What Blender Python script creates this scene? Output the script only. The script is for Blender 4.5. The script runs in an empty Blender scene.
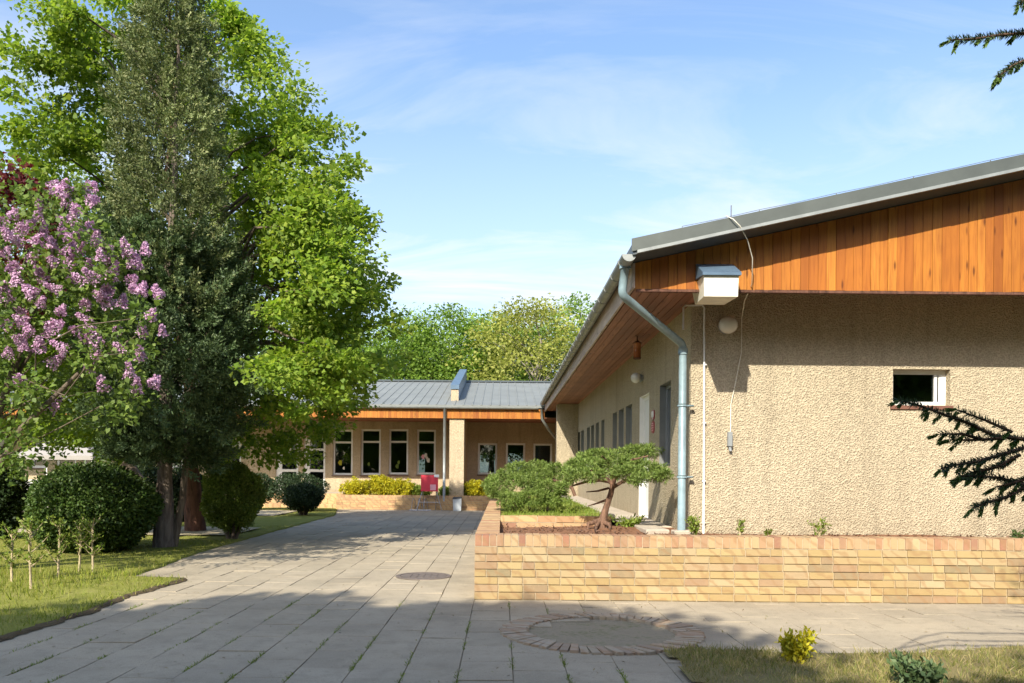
import bpy, math, random
import numpy as np
from mathutils import Vector, Matrix
D = bpy.data
SC = bpy.context.scene
COL = SC.collection
R = math.radians
rng = np.random.default_rng(7)
random.seed(7)

# ------------------------------------------------------------------ camera
F = 800.0; CX = 502.0; HY = 472.0; EYE = 1.3; ROLL = R(0.5)
cam = D.cameras.new('camera'); cam.sensor_width = 36.0; cam.lens = 36.0 * F / 1024
cam.shift_x = (512 - CX) / 1024; cam.shift_y = (HY - 341.5) / 1024
cam.clip_start = 0.05; cam.clip_end = 2000
co = D.objects.new('camera', cam); COL.objects.link(co)
co.location = (0, 0, EYE); co.rotation_euler = (R(90), -ROLL, 0)
SC.camera = co

# ------------------------------------------------------------------ sun and sky
SUN = Vector((0.40, 1.0, -0.79)).normalized()
EL = math.asin(-SUN.z); AZ = math.atan2(-SUN.x, -SUN.y)
sl = D.lights.new('sun', 'SUN'); sl.energy = 4.4; sl.angle = R(0.53); sl.color = (1.0, 0.92, 0.78)
so = D.objects.new('sun', sl); COL.objects.link(so)
so.rotation_euler = SUN.to_track_quat('-Z', 'Y').to_euler()
W = D.worlds.new('World'); SC.world = W; W.use_nodes = True
nt = W.node_tree; nt.nodes.clear()
def wn(t, **k):
    n = nt.nodes.new(t)
    for a, b in k.items(): setattr(n, a, b)
    return n
sky = wn('ShaderNodeTexSky', sky_type='NISHITA'); sky.sun_disc = False
sky.sun_elevation = EL; sky.sun_rotation = AZ % (2 * math.pi)
sky.air_density = 1.0; sky.dust_density = 1.6; sky.ozone_density = 2.0
tc = wn('ShaderNodeTexCoord'); sep = wn('ShaderNodeSeparateXYZ'); nt.links.new(tc.outputs['Generated'], sep.inputs[0])
def wmath(op, a, b=None):
    n = wn('ShaderNodeMath', operation=op)
    for i, v in enumerate((a, b)):
        if v is None: continue
        if isinstance(v, (int, float)): n.inputs[i].default_value = v
        else: nt.links.new(v, n.inputs[i])
    return n.outputs[0]
den = wmath('ADD', wmath('MAXIMUM', sep.outputs[2], 0.0), 0.16)
cb = wn('ShaderNodeCombineXYZ')
nt.links.new(wmath('DIVIDE', sep.outputs[0], den), cb.inputs[0])
nt.links.new(wmath('MULTIPLY', wmath('DIVIDE', sep.outputs[1], den), 2.6), cb.inputs[1])
cn = wn('ShaderNodeTexNoise'); cn.inputs['Scale'].default_value = 1.1; cn.inputs['Detail'].default_value = 7
cn.inputs['Roughness'].default_value = 0.6; cn.inputs['Distortion'].default_value = 0.9
nt.links.new(cb.outputs[0], cn.inputs['Vector'])
cr = wn('ShaderNodeMapRange'); cr.inputs[1].default_value = 0.46; cr.inputs[2].default_value = 0.68
nt.links.new(cn.outputs['Fac'], cr.inputs[0])
low = wn('ShaderNodeMapRange'); low.inputs[1].default_value = 0.50; low.inputs[2].default_value = 0.05
low.inputs[3].default_value = 0.22; low.inputs[4].default_value = 1.0; nt.links.new(sep.outputs[2], low.inputs[0])
cm = wmath('MULTIPLY', cr.outputs[0], low.outputs[0])
veil = wn('ShaderNodeMapRange'); veil.inputs[1].default_value = 0.46; veil.inputs[2].default_value = 0.14
veil.inputs[3].default_value = 0.10; veil.inputs[4].default_value = 0.5; nt.links.new(sep.outputs[2], veil.inputs[0])
cm = wmath('MINIMUM', wmath('ADD', wmath('MULTIPLY', cm, 0.85), veil.outputs[0]), 0.9)
mx = wn('ShaderNodeMixRGB'); nt.links.new(cm, mx.inputs[0]); hs = wn('ShaderNodeHueSaturation'); hs.inputs['Saturation'].default_value = 1.14; hs.inputs['Value'].default_value = 1.12; nt.links.new(sky.outputs[0], hs.inputs['Color']); nt.links.new(hs.outputs[0], mx.inputs[1])
mx.inputs[2].default_value = (4.0, 4.15, 4.3, 1)
bg = wn('ShaderNodeBackground'); bg.inputs[1].default_value = 0.15
wo = wn('ShaderNodeOutputWorld'); nt.links.new(mx.outputs[0], bg.inputs[0]); nt.links.new(bg.outputs[0], wo.inputs[0])
SC.view_settings.view_transform = 'Standard'; SC.view_settings.look = 'None'
SC.view_settings.gamma = 1; SC.view_settings.use_curve_mapping = False
SC.view_settings.exposure = 0.82
SC.cycles.max_bounces = 7; SC.cycles.transparent_max_bounces = 8
SC.cycles.caustics_reflective = False; SC.cycles.caustics_refractive = False

# ------------------------------------------------------------------ measuring helpers
cr_, sr_ = math.cos(ROLL), math.sin(ROLL)
def ray(px, py):
    u = (px - CX) / F; v = (HY - py) / F
    return u * cr_ - v * sr_, u * sr_ + v * cr_
def P(px, py, Y):                    # a photo pixel at depth Y
    u, v = ray(px, py); return Vector((u * Y, Y, EYE + v * Y))
def G(px, py, z=0.0):                # a photo pixel on the level z
    u, v = ray(px, py); Y = (EYE - z) / (-v); return Vector((u * Y, Y, z))
def on_side(px, py, X):              # a photo pixel on the plane x = X
    u, v = ray(px, py); Y = X / u; return Vector((X, Y, EYE + v * Y))

# ------------------------------------------------------------------ materials
class NT:
    def __init__(s, name):
        s.m = D.materials.new(name); s.m.use_nodes = True; s.t = s.m.node_tree; s.t.nodes.clear()
        s.out = s.n('ShaderNodeOutputMaterial')
    def n(s, t, **k):
        x = s.t.nodes.new(t)
        for a, b in k.items():
            if a.startswith('i_'):
                x.inputs[a[2:].replace('_', ' ')].default_value = b
            else: setattr(x, a, b)
        return x
    def l(s, a, b): s.t.links.new(a, b)
    def noise(s, scale, detail=3, rough=.55, vec=None, dist=0):
        x = s.n('ShaderNodeTexNoise'); x.inputs['Scale'].default_value = scale; x.inputs['Detail'].default_value = detail
        x.inputs['Roughness'].default_value = rough; x.inputs['Distortion'].default_value = dist
        s.l(vec if vec is not None else s.coord(), x.inputs['Vector']); return x.outputs['Fac']
    def coord(s, scale=None):
        if not hasattr(s, '_c'): s._c = s.n('ShaderNodeTexCoord').outputs['Object']
        if scale is None: return s._c
        mp = s.n('ShaderNodeMapping'); mp.inputs['Scale'].default_value = scale; s.l(s._c, mp.inputs[0]); return mp.outputs[0]
    def ramp(s, fac, stops, interp='LINEAR'):
        x = s.n('ShaderNodeValToRGB'); x.color_ramp.interpolation = interp
        e = x.color_ramp.elements
        while len(e) < len(stops): e.new(0.5)
        for k, (p, c) in zip(e, stops): k.position = p; k.color = (c[0], c[1], c[2], 1)
        s.l(fac, x.inputs[0]); return x.outputs[0]
    def rng(s, fac, a, b, c, d):
        x = s.n('ShaderNodeMapRange')
        for i, v in enumerate((a, b, c, d)): x.inputs[i + 1].default_value = v
        s.l(fac, x.inputs[0]); return x.outputs[0]
    def mix(s, fac, a, b, mode='MIX'):
        x = s.n('ShaderNodeMixRGB', blend_type=mode)
        for i, v in enumerate((fac, a, b)):
            if isinstance(v, (int, float)): x.inputs[i].default_value = v if i == 0 else (v, v, v, 1)
            elif isinstance(v, tuple): x.inputs[i].default_value = (v[0], v[1], v[2], 1)
            else: s.l(v, x.inputs[i])
        return x.outputs[0]
    def island(s): return s.n('ShaderNodeNewGeometry').outputs['Random Per Island']
    def bump(s, h, strength, dist):
        x = s.n('ShaderNodeBump'); x.inputs['Strength'].default_value = strength; x.inputs['Distance'].default_value = dist
        s.l(h, x.inputs['Height']); return x.outputs[0]
    def done(s, color, rough=.8, normal=None, metallic=0, spec=.5, trans=None):
        b = s.n('ShaderNodeBsdfPrincipled')
        if isinstance(color, tuple): b.inputs['Base Color'].default_value = (color[0], color[1], color[2], 1)
        else: s.l(color, b.inputs['Base Color'])
        if isinstance(rough, (int, float)): b.inputs['Roughness'].default_value = rough
        else: s.l(rough, b.inputs['Roughness'])
        b.inputs['Metallic'].default_value = metallic; b.inputs['Specular IOR Level'].default_value = spec
        if normal is not None: s.l(normal, b.inputs['Normal'])
        sh = b.outputs[0]
        if trans is not None:
            t = s.n('ShaderNodeBsdfTranslucent'); tcol, f = trans
            if isinstance(tcol, tuple): t.inputs[0].default_value = (tcol[0], tcol[1], tcol[2], 1)
            else: s.l(tcol, t.inputs[0])
            mm = s.n('ShaderNodeMixShader'); mm.inputs[0].default_value = f
            s.l(sh, mm.inputs[1]); s.l(t.outputs[0], mm.inputs[2]); sh = mm.outputs[0]
        s.l(sh, s.out.inputs[0]); return s.m

def simple(name, col, rough=.6, metallic=0, var=.15, scale=4, bump=0, spec=.5):
    g = NT(name); f = g.noise(scale, 5, .6)
    k = g.rng(f, .3, .7, 1 - var, 1 + var)
    c = g.mix(1, col, k, 'MULTIPLY')
    nm = g.bump(g.noise(60, 3), bump, .01) if bump else None
    return g.done(c, rough, nm, metallic, spec)

def stucco(name, col, dark, scale=1.0):
    g = NT(name)
    big = g.noise(.55, 5, .62); fine = g.noise(30 * scale, 4, .65); lump = g.noise(13 * scale, 2, .5, dist=.6)
    vo = g.n('ShaderNodeTexVoronoi'); vo.inputs['Scale'].default_value = 34 * scale; g.l(g.coord(), vo.inputs['Vector'])
    h = g.mix(.45, g.mix(.5, fine, lump), vo.outputs['Distance'])
    c = g.mix(g.rng(big, .35, .7, 0, 1), col, dark)
    c = g.mix(1, c, g.rng(h, .32, .62, .70, 1.10), 'MULTIPLY')  # hollows of the relief darkened in the colour, like shade in the pits
    c = g.mix(1, c, g.rng(g.noise(2.2, 5, .7), .3, .7, .9, 1.07), 'MULTIPLY')
    sz = g.n('ShaderNodeSeparateXYZ'); g.l(g.coord(), sz.inputs[0]); dirt = g.mix(1, g.rng(sz.outputs[2], .45, .95, 1, 0), g.rng(g.noise(3, 4), .35, .65, 0, 1), 'MULTIPLY')
    c = g.mix(g.mix(1, dirt, .7, 'MULTIPLY'), c, (.28, .235, .16))
    st = g.noise(1, 4, .6, g.coord((5, 5, .35)))
    c = g.mix(1, c, g.rng(st, .50, .76, 1.0, .80), 'MULTIPLY')
    return g.done(c, .95, g.bump(h, .95, .050 / scale), spec=.15)

def boards(name, stops, grain, rough=.55, scale_axis=(28, 28, 1.6)):
    g = NT(name)
    c = g.ramp(g.island(), stops)
    gr = g.noise(1.0, 5, .6, g.coord(scale_axis), 1.2)
    c = g.mix(g.rng(gr, .42, .72, 0, .8), c, grain)
    vo = g.n('ShaderNodeTexVoronoi'); vo.inputs['Scale'].default_value = 1
    mp = g.coord(tuple(a * .36 if a > 5 else a * 1.5 for a in scale_axis)); g.l(mp, vo.inputs['Vector'])
    c = g.mix(g.rng(vo.outputs['Distance'], .06, .17, .85, 0), c, (grain[0] * .35, grain[1] * .3, grain[2] * .3))
    w = g.noise(1.3, 3); c = g.mix(1, c, g.rng(w, .3, .75, 1.12, .8), 'MULTIPLY')
    return g.done(c, rough, g.bump(gr, .25, .004), spec=.35)

def bricks(name, stops, rough=.85):
    g = NT(name)
    c = g.ramp(g.island(), stops)
    n1 = g.noise(9, 5, .65, dist=.5); c = g.mix(g.rng(n1, .45, .75, 0, .5), c, (.43, .30, .16))
    wv = g.n('ShaderNodeTexWave'); wv.bands_direction = 'DIAGONAL'; wv.inputs['Scale'].default_value = 3.2; wv.inputs['Distortion'].default_value = 9
    wv.inputs['Detail'].default_value = 3; g.l(g.coord(), wv.inputs['Vector'])
    c = g.mix(g.rng(wv.outputs['Fac'], .74, .98, 0, .5), c, (.30, .18, .09))
    n3 = g.noise(.9, 4); c = g.mix(g.rng(n3, .55, .75, 0, .25), c, (.30, .26, .15))
    n2 = g.noise(70, 3)
    return g.done(c, rough, g.bump(n2, .35, .006), spec=.2)

def foliage(name, stops, tcol, tf=.35, nscale=.7, shift=(.75, 1.2), rough=.55, spec=.35):
    g = NT(name)
    c = g.ramp(g.island(), stops)
    k = g.rng(g.noise(nscale, 2), .3, .7, shift[0], shift[1])
    c = g.mix(1, c, k, 'MULTIPLY')
    t = g.mix(1, c, tcol, 'MULTIPLY')
    return g.done(c, rough, None, 0, spec, (t, tf))

def bark(name, col, dark, sc=(14, 14, 3)):
    g = NT(name); f = g.noise(1, 6, .65, g.coord(sc), .6)
    return g.done(g.ramp(f, [(.32, dark), (.6, col), (.8, tuple(min(1, a * 1.35) for a in col))]), .9, g.bump(f, .9, .03), spec=.15)

M = {}
M['stucco'] = stucco('roughcast_render', (.51, .437, .31), (.44, .37, .256), 1.5)
M['far_stucco'] = stucco('smooth_render', (.58, .47, .32), (.50, .40, .26), 1.6)
M['fascia'] = boards('stained_fascia_boards', [(0, (.36, .115, .014)), (.25, (.42, .152, .019)), (.5, (.48, .19, .027)), (.7, (.44, .162, .021)), (.88, (.37, .122, .016)), (1, (.27, .082, .011))], (.25, .07, .010))
M['soffit'] = boards('soffit_boards', [(0, (.28, .115, .072)), (.5, (.38, .165, .10)), (1, (.23, .09, .055))], (.17, .07, .04), .6, (28, 1.6, 28))
M['eave_board'] = boards('eave_board', [(0, (.50, .40, .33)), (1, (.56, .46, .38))], (.34, .22, .16), .7, (28, 1.6, 28))
M['roof'] = simple('roof_sheet', (.105, .125, .135), .45, .35, .14, 2)
M['roof_far'] = simple('roof_sheet_far', (.20, .212, .20), .55, .05, .12, 1.2)
M['verge'] = simple('verge_metal', (.105, .118, .108), .5, .3, .12, 3)
M['zinc'] = simple('zinc', (.30, .32, .31), .5, .4, .18, 6)
M['pipe'] = simple('painted_pipe', (.23, .32, .35), .45, .1, .2, 7)
M['white'] = simple('white_frame', (.80, .80, .77), .4, 0, .05, 6)
M['offwhite'] = simple('offwhite', (.72, .69, .58), .55, 0, .12, 9)
M['bluegrey'] = simple('blue_grey_sheet', (.11, .17, .24), .4, .2, .15, 5)
M['reveal'] = simple('grey_reveal', (.20, .21, .20), .7, 0, .1, 5)
M['greyframe'] = simple('grey_frame', (.25, .27, .275), .5, 0, .1, 5)
M['shutter'] = simple('grey_shutter', (.13, .14, .145), .3, 0, .12, 3)
M['brown'] = simple('brown_sill', (.17, .075, .05), .6, 0, .2, 8)
M['sill'] = simple('dark_sill', (.16, .11, .085), .6, 0, .2, 8)
M['black'] = simple('black_plastic', (.03, .03, .032), .5, 0, .2, 8)
M['globe'] = simple('opal_globe', (.70, .69, .62), .25, 0, .05, 4)
M['steel'] = simple('bare_steel', (.35, .35, .35), .35, .8, .2, 9)
M['amber'] = simple('amber_glass', (.40, .14, .05), .25, 0, .2, 9)
M['plaque_red'] = simple('plaque_red', (.33, .06, .06), .45, 0, .12, 5)
M['red'] = simple('red_paint', (.62, .045, .07), .45, 0, .12, 5)
M['pink'] = simple('pale_pink_paint', (.75, .36, .40), .5, 0, .1, 8)
M['grey_bin'] = simple('grey_bin', (.46, .50, .52), .5, 0, .12, 7)
M['concrete'] = simple('concrete', (.44, .38, .30), .9, 0, .22, 6, .3)
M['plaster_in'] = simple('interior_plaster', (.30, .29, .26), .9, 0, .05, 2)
M['canvas'] = simple('shade_toned_canvas', (.30, .28, .26), .8, 0, .06, 3)  # white cloth greyed in its colour to stand in for shade over it
M['iron'] = simple('cast_iron', (.17, .14, .12), .7, .3, .3, 14, .4)
M['brick'] = bricks('yellow_brick', [(0, (.385, .275, .125)), (.25, (.43, .33, .165)), (.5, (.35, .245, .112)), (.72, (.44, .35, .205)), (.88, (.33, .215, .13)), (1, (.26, .215, .125))])
M['coping'] = bricks('coping_brick', [(0, (.43, .26, .145)), (.3, (.47, .34, .19)), (.55, (.34, .165, .105)), (.8, (.48, .365, .21)), (1, (.27, .12, .085))])
M['far_brick'] = bricks('weathered_brick', [(0, (.50, .32, .16)), (.5, (.56, .38, .19)), (1, (.40, .23, .13))])
M['pit_brick'] = bricks('pit_brick', [(0, (.34, .29, .22)), (.5, (.41, .35, .27)), (.8, (.38, .28, .20)), (1, (.28, .23, .18))])
M['mortar'] = simple('mortar', (.46, .39, .27), .95, 0, .15, 20, .3)
def glass():
    g = NT('window_glass')
    t = g.n('ShaderNodeBsdfTransparent'); t.inputs[0].default_value = (.42, .48, .46, 1)
    q = g.n('ShaderNodeBsdfGlossy'); q.inputs['Roughness'].default_value = .02; q.inputs[0].default_value = (.9, .95, .95, 1)
    fr = g.n('ShaderNodeFresnel'); fr.inputs[0].default_value = 1.5
    mm = g.n('ShaderNodeMixShader'); g.l(g.rng(fr.outputs[0], 0, 1, .03, 1), mm.inputs[0]); g.l(t.outputs[0], mm.inputs[1]); g.l(q.outputs[0], mm.inputs[2])
    g.l(mm.outputs[0], g.out.inputs[0]); return g.m
M['glass'] = glass()
def paver():
    g = NT('paving_slab')
    c = g.ramp(g.island(), [(0, (.345, .30, .222)), (.3, (.365, .315, .235)), (.6, (.372, .322, .24)), (.85, (.388, .335, .25)), (1, (.31, .268, .20))])
    b = g.noise(1.1, 6, .65); c = g.mix(1, c, g.rng(b, .3, .72, .78, 1.15), 'MULTIPLY')
    du = g.noise(.45, 6, .7); c = g.mix(g.rng(du, .42, .66, 0, .6), c, (.45, .38, .27))
    d = g.noise(7, 5, .7); c = g.mix(g.rng(d, .5, .74, 0, .55), c, (.235, .205, .15))
    vs = g.noise(38, 2, .5); c = g.mix(g.rng(vs, .66, .74, 0, .6), c, (.15, .13, .10))
    s = g.noise(120, 3, .7); c = g.mix(1, c, g.rng(s, .3, .7, .82, 1.15), 'MULTIPLY')
    return g.done(c, .88, g.bump(g.mix(.5, s, d), .5, .008), spec=.25)
M['paver'] = paver()
def earth(name, a, b, c3, sc=7, bmp=.8, dist=.03):
    g = NT(name); f = g.noise(sc, 7, .7); f2 = g.noise(sc * 9, 4, .7)
    c = g.ramp(g.mix(.4, f, f2), [(.33, a), (.5, b), (.68, c3)])
    return g.done(c, .97, g.bump(g.mix(.6, f, f2), bmp, dist), spec=.1)
M['joint'] = earth('joint_moss', (.24, .205, .14), (.32, .275, .20), (.16, .17, .07), 3)
M['soil'] = earth('bed_soil', (.14, .07, .04), (.27, .14, .08), (.36, .21, .13), 14)
M['edge_soil'] = earth('edge_soil', (.075, .055, .035), (.13, .10, .06), (.19, .15, .09), 14)
M['sand'] = earth('sandy_earth', (.30, .25, .17), (.42, .36, .25), (.36, .32, .19), 3, .5)
M['gravel'] = earth('pit_gravel', (.20, .19, .16), (.33, .30, .25), (.42, .38, .30), 30)
M['turf'] = earth('turf', (.15, .16, .035), (.22, .23, .05), (.27, .25, .09), 4)
M['turf_dry'] = earth('dry_turf', (.17, .14, .06), (.24, .20, .095), (.20, .20, .06), 5)
M['far_ground'] = earth('far_ground', (.07, .09, .03), (.10, .13, .04), (.15, .14, .07), 1.2)
M['maple'] = foliage('maple_leaf', [(0, (.12, .21, .022)), (.4, (.185, .285, .03)), (.75, (.25, .345, .042)), (1, (.32, .385, .06))], (1.6, 1.6, 1.0), .45, .45, (.75, 1.2))
M['backleaf'] = foliage('background_leaf', [(0, (.11, .20, .025)), (.5, (.17, .28, .036)), (1, (.24, .35, .05))], (1.3, 1.3, .9), .4, .4)
M['yellowleaf'] = foliage('yellow_green_leaf', [(0, (.22, .26, .04)), (.5, (.30, .33, .06)), (1, (.36, .36, .09))], (1.2, 1.2, .9), .4, .4)
M['birchleaf'] = foliage('birch_leaf', [(0, (.16, .21, .06)), (1, (.28, .32, .12))], (1.1, 1.1, .8), .4, .6)
M['redleaf'] = foliage('purple_leaf', [(0, (.06, .010, .016)), (.5, (.11, .018, .022)), (1, (.16, .04, .03))], (1.4, .8, .8), .35)
M['lilacleaf'] = foliage('lilac_leaf', [(0, (.08, .135, .022)), (.5, (.13, .20, .035)), (1, (.20, .265, .055))], (1.2, 1.3, .8), .35, 1.2)
M['flower'] = foliage('lilac_flower', [(0, (.50, .25, .44)), (.4, (.62, .38, .56)), (.8, (.72, .52, .67)), (1, (.46, .17, .36))], (1, .95, 1), .25, 2.5, (.85, 1.1))
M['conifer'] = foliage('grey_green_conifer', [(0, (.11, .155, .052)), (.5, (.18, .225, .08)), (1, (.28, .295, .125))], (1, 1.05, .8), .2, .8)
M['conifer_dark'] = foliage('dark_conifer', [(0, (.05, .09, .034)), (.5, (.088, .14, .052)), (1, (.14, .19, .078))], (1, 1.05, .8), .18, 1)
M['box'] = foliage('box_leaf', [(0, (.035, .075, .012)), (.5, (.055, .105, .018)), (1, (.10, .15, .03))], (1.1, 1.1, .8), .25, 2)
M['privet'] = foliage('privet_leaf', [(0, (.10, .16, .02)), (.5, (.16, .225, .032)), (1, (.25, .30, .06))], (1.2, 1.2, .8), .3, 2)
M['yew'] = foliage('yew_leaf', [(0, (.016, .035, .01)), (.6, (.03, .055, .016)), (1, (.05, .08, .025))], (1, 1, .8), .15, 2)
M['juniper'] = foliage('juniper_needle', [(0, (.11, .18, .036)), (.5, (.175, .255, .052)), (1, (.26, .33, .09))], (1.1, 1.1, .8), .25, 3, (.8, 1.15))
M['yellow'] = foliage('golden_leaf', [(0, (.42, .38, .015)), (.5, (.55, .48, .02)), (1, (.32, .36, .03))], (1.1, 1.1, .8), .3, 1.5)
M['herb'] = foliage('herb_leaf', [(0, (.12, .19, .02)), (.5, (.19, .27, .035)), (1, (.27, .32, .06))], (1.1, 1.1, .8), .3, 3)
M['grass'] = foliage('grass_blade', [(0, (.15, .20, .022)), (.45, (.24, .29, .032)), (.8, (.32, .34, .05)), (1, (.40, .34, .14))], (1.1, 1.1, .8), .35, .9, (.8, 1.15))
M['drygrass'] = foliage('dry_grass_blade', [(0, (.15, .19, .035)), (.4, (.25, .25, .07)), (.75, (.37, .31, .13)), (1, (.46, .38, .19))], (1, 1, .8), .3, 1.5)
M['litter'] = foliage('dry_leaf', [(0, (.16, .11, .06)), (.5, (.30, .24, .13)), (1, (.20, .21, .07))], (1, 1, .8), .1)
M['spruce'] = foliage('spruce_needle', [(0, (.035, .068, .035)), (.5, (.055, .098, .048)), (1, (.085, .13, .06))], (1, 1, .8), .12, 3)
M['spruceshoot'] = foliage('spruce_shoot', [(0, (.09, .16, .03)), (1, (.15, .24, .05))], (1, 1.1, .8), .25, 3)
M['bark'] = bark('grey_bark', (.17, .135, .10), (.06, .045, .035))
M['bark_red'] = bark('reddish_bark', (.17, .085, .06), (.06, .035, .027))
M['bark_pale'] = bark('pale_bark', (.38, .34, .28), (.14, .12, .09))
M['bark_con'] = bark('conifer_bark', (.21, .17, .135), (.08, .062, .05))
M['bark_jun'] = bark('juniper_bark', (.23, .135, .09), (.06, .037, .028), (26, 26, 6))
M['twig'] = bark('twig_bark', (.48, .40, .25), (.26, .20, .12))
M['spruce_bark'] = bark('spruce_bark', (.15, .09, .06), (.06, .04, .03))

# ------------------------------------------------------------------ mesh helpers
class MB:
    def __init__(s): s.v = []; s.f = []; s.mi = []
    def add(s, vs, fs, mi=0):
        b = len(s.v); s.v.extend([tuple(a) for a in vs]); s.f.extend([tuple(b + i for i in q) for q in fs]); s.mi.extend([mi] * len(fs))
    def quad(s, a, b, c, d, mi=0): s.add([a, b, c, d], [(0, 1, 2, 3)], mi)
    def hexa(s, p, mi=0): s.add(p, [(0, 3, 2, 1), (4, 5, 6, 7), (0, 1, 5, 4), (1, 2, 6, 5), (2, 3, 7, 6), (3, 0, 4, 7)], mi)
    def box(s, x0, x1, y0, y1, z0, z1, mi=0):
        s.hexa([(x0, y0, z0), (x1, y0, z0), (x1, y1, z0), (x0, y1, z0), (x0, y0, z1), (x1, y0, z1), (x1, y1, z1), (x0, y1, z1)], mi)
    def cbox(s, x0, x1, y0, y1, z0, z1, c=.006, mi=0):      # top edges chamfered
        m = z1 - c
        s.add([(x0, y0, z0), (x1, y0, z0), (x1, y1, z0), (x0, y1, z0), (x0, y0, m), (x1, y0, m), (x1, y1, m), (x0, y1, m),
               (x0 + c, y0 + c, z1), (x1 - c, y0 + c, z1), (x1 - c, y1 - c, z1), (x0 + c, y1 - c, z1)],
              [(0, 1, 5, 4), (1, 2, 6, 5), (2, 3, 7, 6), (3, 0, 4, 7), (4, 5, 9, 8), (5, 6, 10, 9), (6, 7, 11, 10), (7, 4, 8, 11), (8, 9, 10, 11)], mi)
    def obox(s, o, u, n, ua, ub, da, db, za, zb, mi=0):     # box in the frame of a wall: along u, out along n
        f = lambda a, d, z: tuple(Vector(o) + Vector(u) * a + Vector(n) * d + Vector((0, 0, z)))
        s.hexa([f(ua, db, za), f(ub, db, za), f(ub, da, za), f(ua, da, za), f(ua, db, zb), f(ub, db, zb), f(ub, da, zb), f(ua, da, zb)], mi)
    def tube(s, pts, rad, n=8, caps=True, mi=0):
        pts = [Vector(p) for p in pts]
        if isinstance(rad, (int, float)): rad = [rad] * len(pts)
        vs = []; x = None
        for i, p in enumerate(pts):
            a = pts[max(i - 1, 0)]; b = pts[min(i + 1, len(pts) - 1)]; t = (b - a).normalized()
            if x is None: x = t.cross(Vector((0, 0, 1)) if abs(t.z) < .95 else Vector((1, 0, 0))).normalized()
            else: x = (x - t * x.dot(t)).normalized()
            y = x.cross(t)
            for k in range(n):
                w = 2 * math.pi * k / n; vs.append(p + (x * math.cos(w) + y * math.sin(w)) * rad[i])
        fs = []
        for i in range(len(pts) - 1):
            for k in range(n):
                k2 = (k + 1) % n; fs.append((i * n + k, i * n + k2, (i + 1) * n + k2, (i + 1) * n + k))
        if caps: fs.append(tuple(range(n))); fs.append(tuple((len(pts) - 1) * n + k for k in range(n - 1, -1, -1)))
        s.add(vs, fs, mi)
    def sphere(s, c, r, nu=14, nv=10, mi=0):
        if isinstance(r, (int, float)): r = (r, r, r)
        vs = []; fs = []
        for j in range(nv + 1):
            th = math.pi * j / nv
            for i in range(nu):
                ph = 2 * math.pi * i / nu
                vs.append((c[0] + r[0] * math.sin(th) * math.cos(ph), c[1] + r[1] * math.sin(th) * math.sin(ph), c[2] + r[2] * math.cos(th)))
        for j in range(nv):
            for i in range(nu):
                i2 = (i + 1) % nu; fs.append((j * nu + i, (j + 1) * nu + i, (j + 1) * nu + i2, j * nu + i2))
        s.add(vs, fs, mi)
    def build(s, name, mat, parent=None, smooth=False):
        me = D.meshes.new(name); me.from_pydata(s.v, [], s.f)
        for m in (mat if isinstance(mat, (list, tuple)) else [mat]): me.materials.append(m)
        if any(s.mi): me.polygons.foreach_set('material_index', s.mi)
        if smooth: me.polygons.foreach_set('use_smooth', [True] * len(s.f))
        me.update(); return link(name, me, parent)

def fillet(pts, r=.06, n=5):
    pts = [Vector(p) for p in pts]; out = [pts[0]]
    for a, b, c in zip(pts[:-2], pts[1:-1], pts[2:]):
        d1, d2 = (a - b), (c - b); k = min(r, d1.length * .45, d2.length * .45); p, q = b + d1.normalized() * k, b + d2.normalized() * k
        for i in range(n + 1):
            t = i / n; out.append(p * (1 - t) ** 2 + b * 2 * t * (1 - t) + q * t * t)
    return out + [pts[-1]]
def link(name, me, parent=None):
    o = D.objects.new(name, me); COL.objects.link(o)
    if parent is not None:
        o.parent = parent
        o.matrix_parent_inverse = Matrix.Translation(-parent.location) if parent.parent is None else Matrix.Identity(4)
    return o
def tag(o, label=None, cat=None, group=None, kind=None):
    for k, v in (('label', label), ('category', cat), ('group', group), ('kind', kind)):
        if v: o[k] = v
    return o
def thing(name, loc, label, cat, group=None):
    o = D.objects.new(name, None); COL.objects.link(o); o.location = loc; o.empty_display_size = .3
    return tag(o, label, cat, group)
def struct(o): o['kind'] = 'structure'; return o
def copy_thing(o, loc, label=None, rz=0, scale=None, group=None):
    def rec(src, par):
        c = src.copy(); COL.objects.link(c)
        if par is not None: c.parent = par; c.matrix_parent_inverse = src.matrix_parent_inverse.copy()
        for ch in [x for x in D.objects if x.parent == src]: rec(ch, c)
        return c
    c = rec(o, None); c.location = loc; c.rotation_euler = (0, 0, rz)
    if scale: c.scale = scale if isinstance(scale, tuple) else (scale,) * 3
    if label: c['label'] = label
    if group: c['group'] = group
    return c

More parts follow.
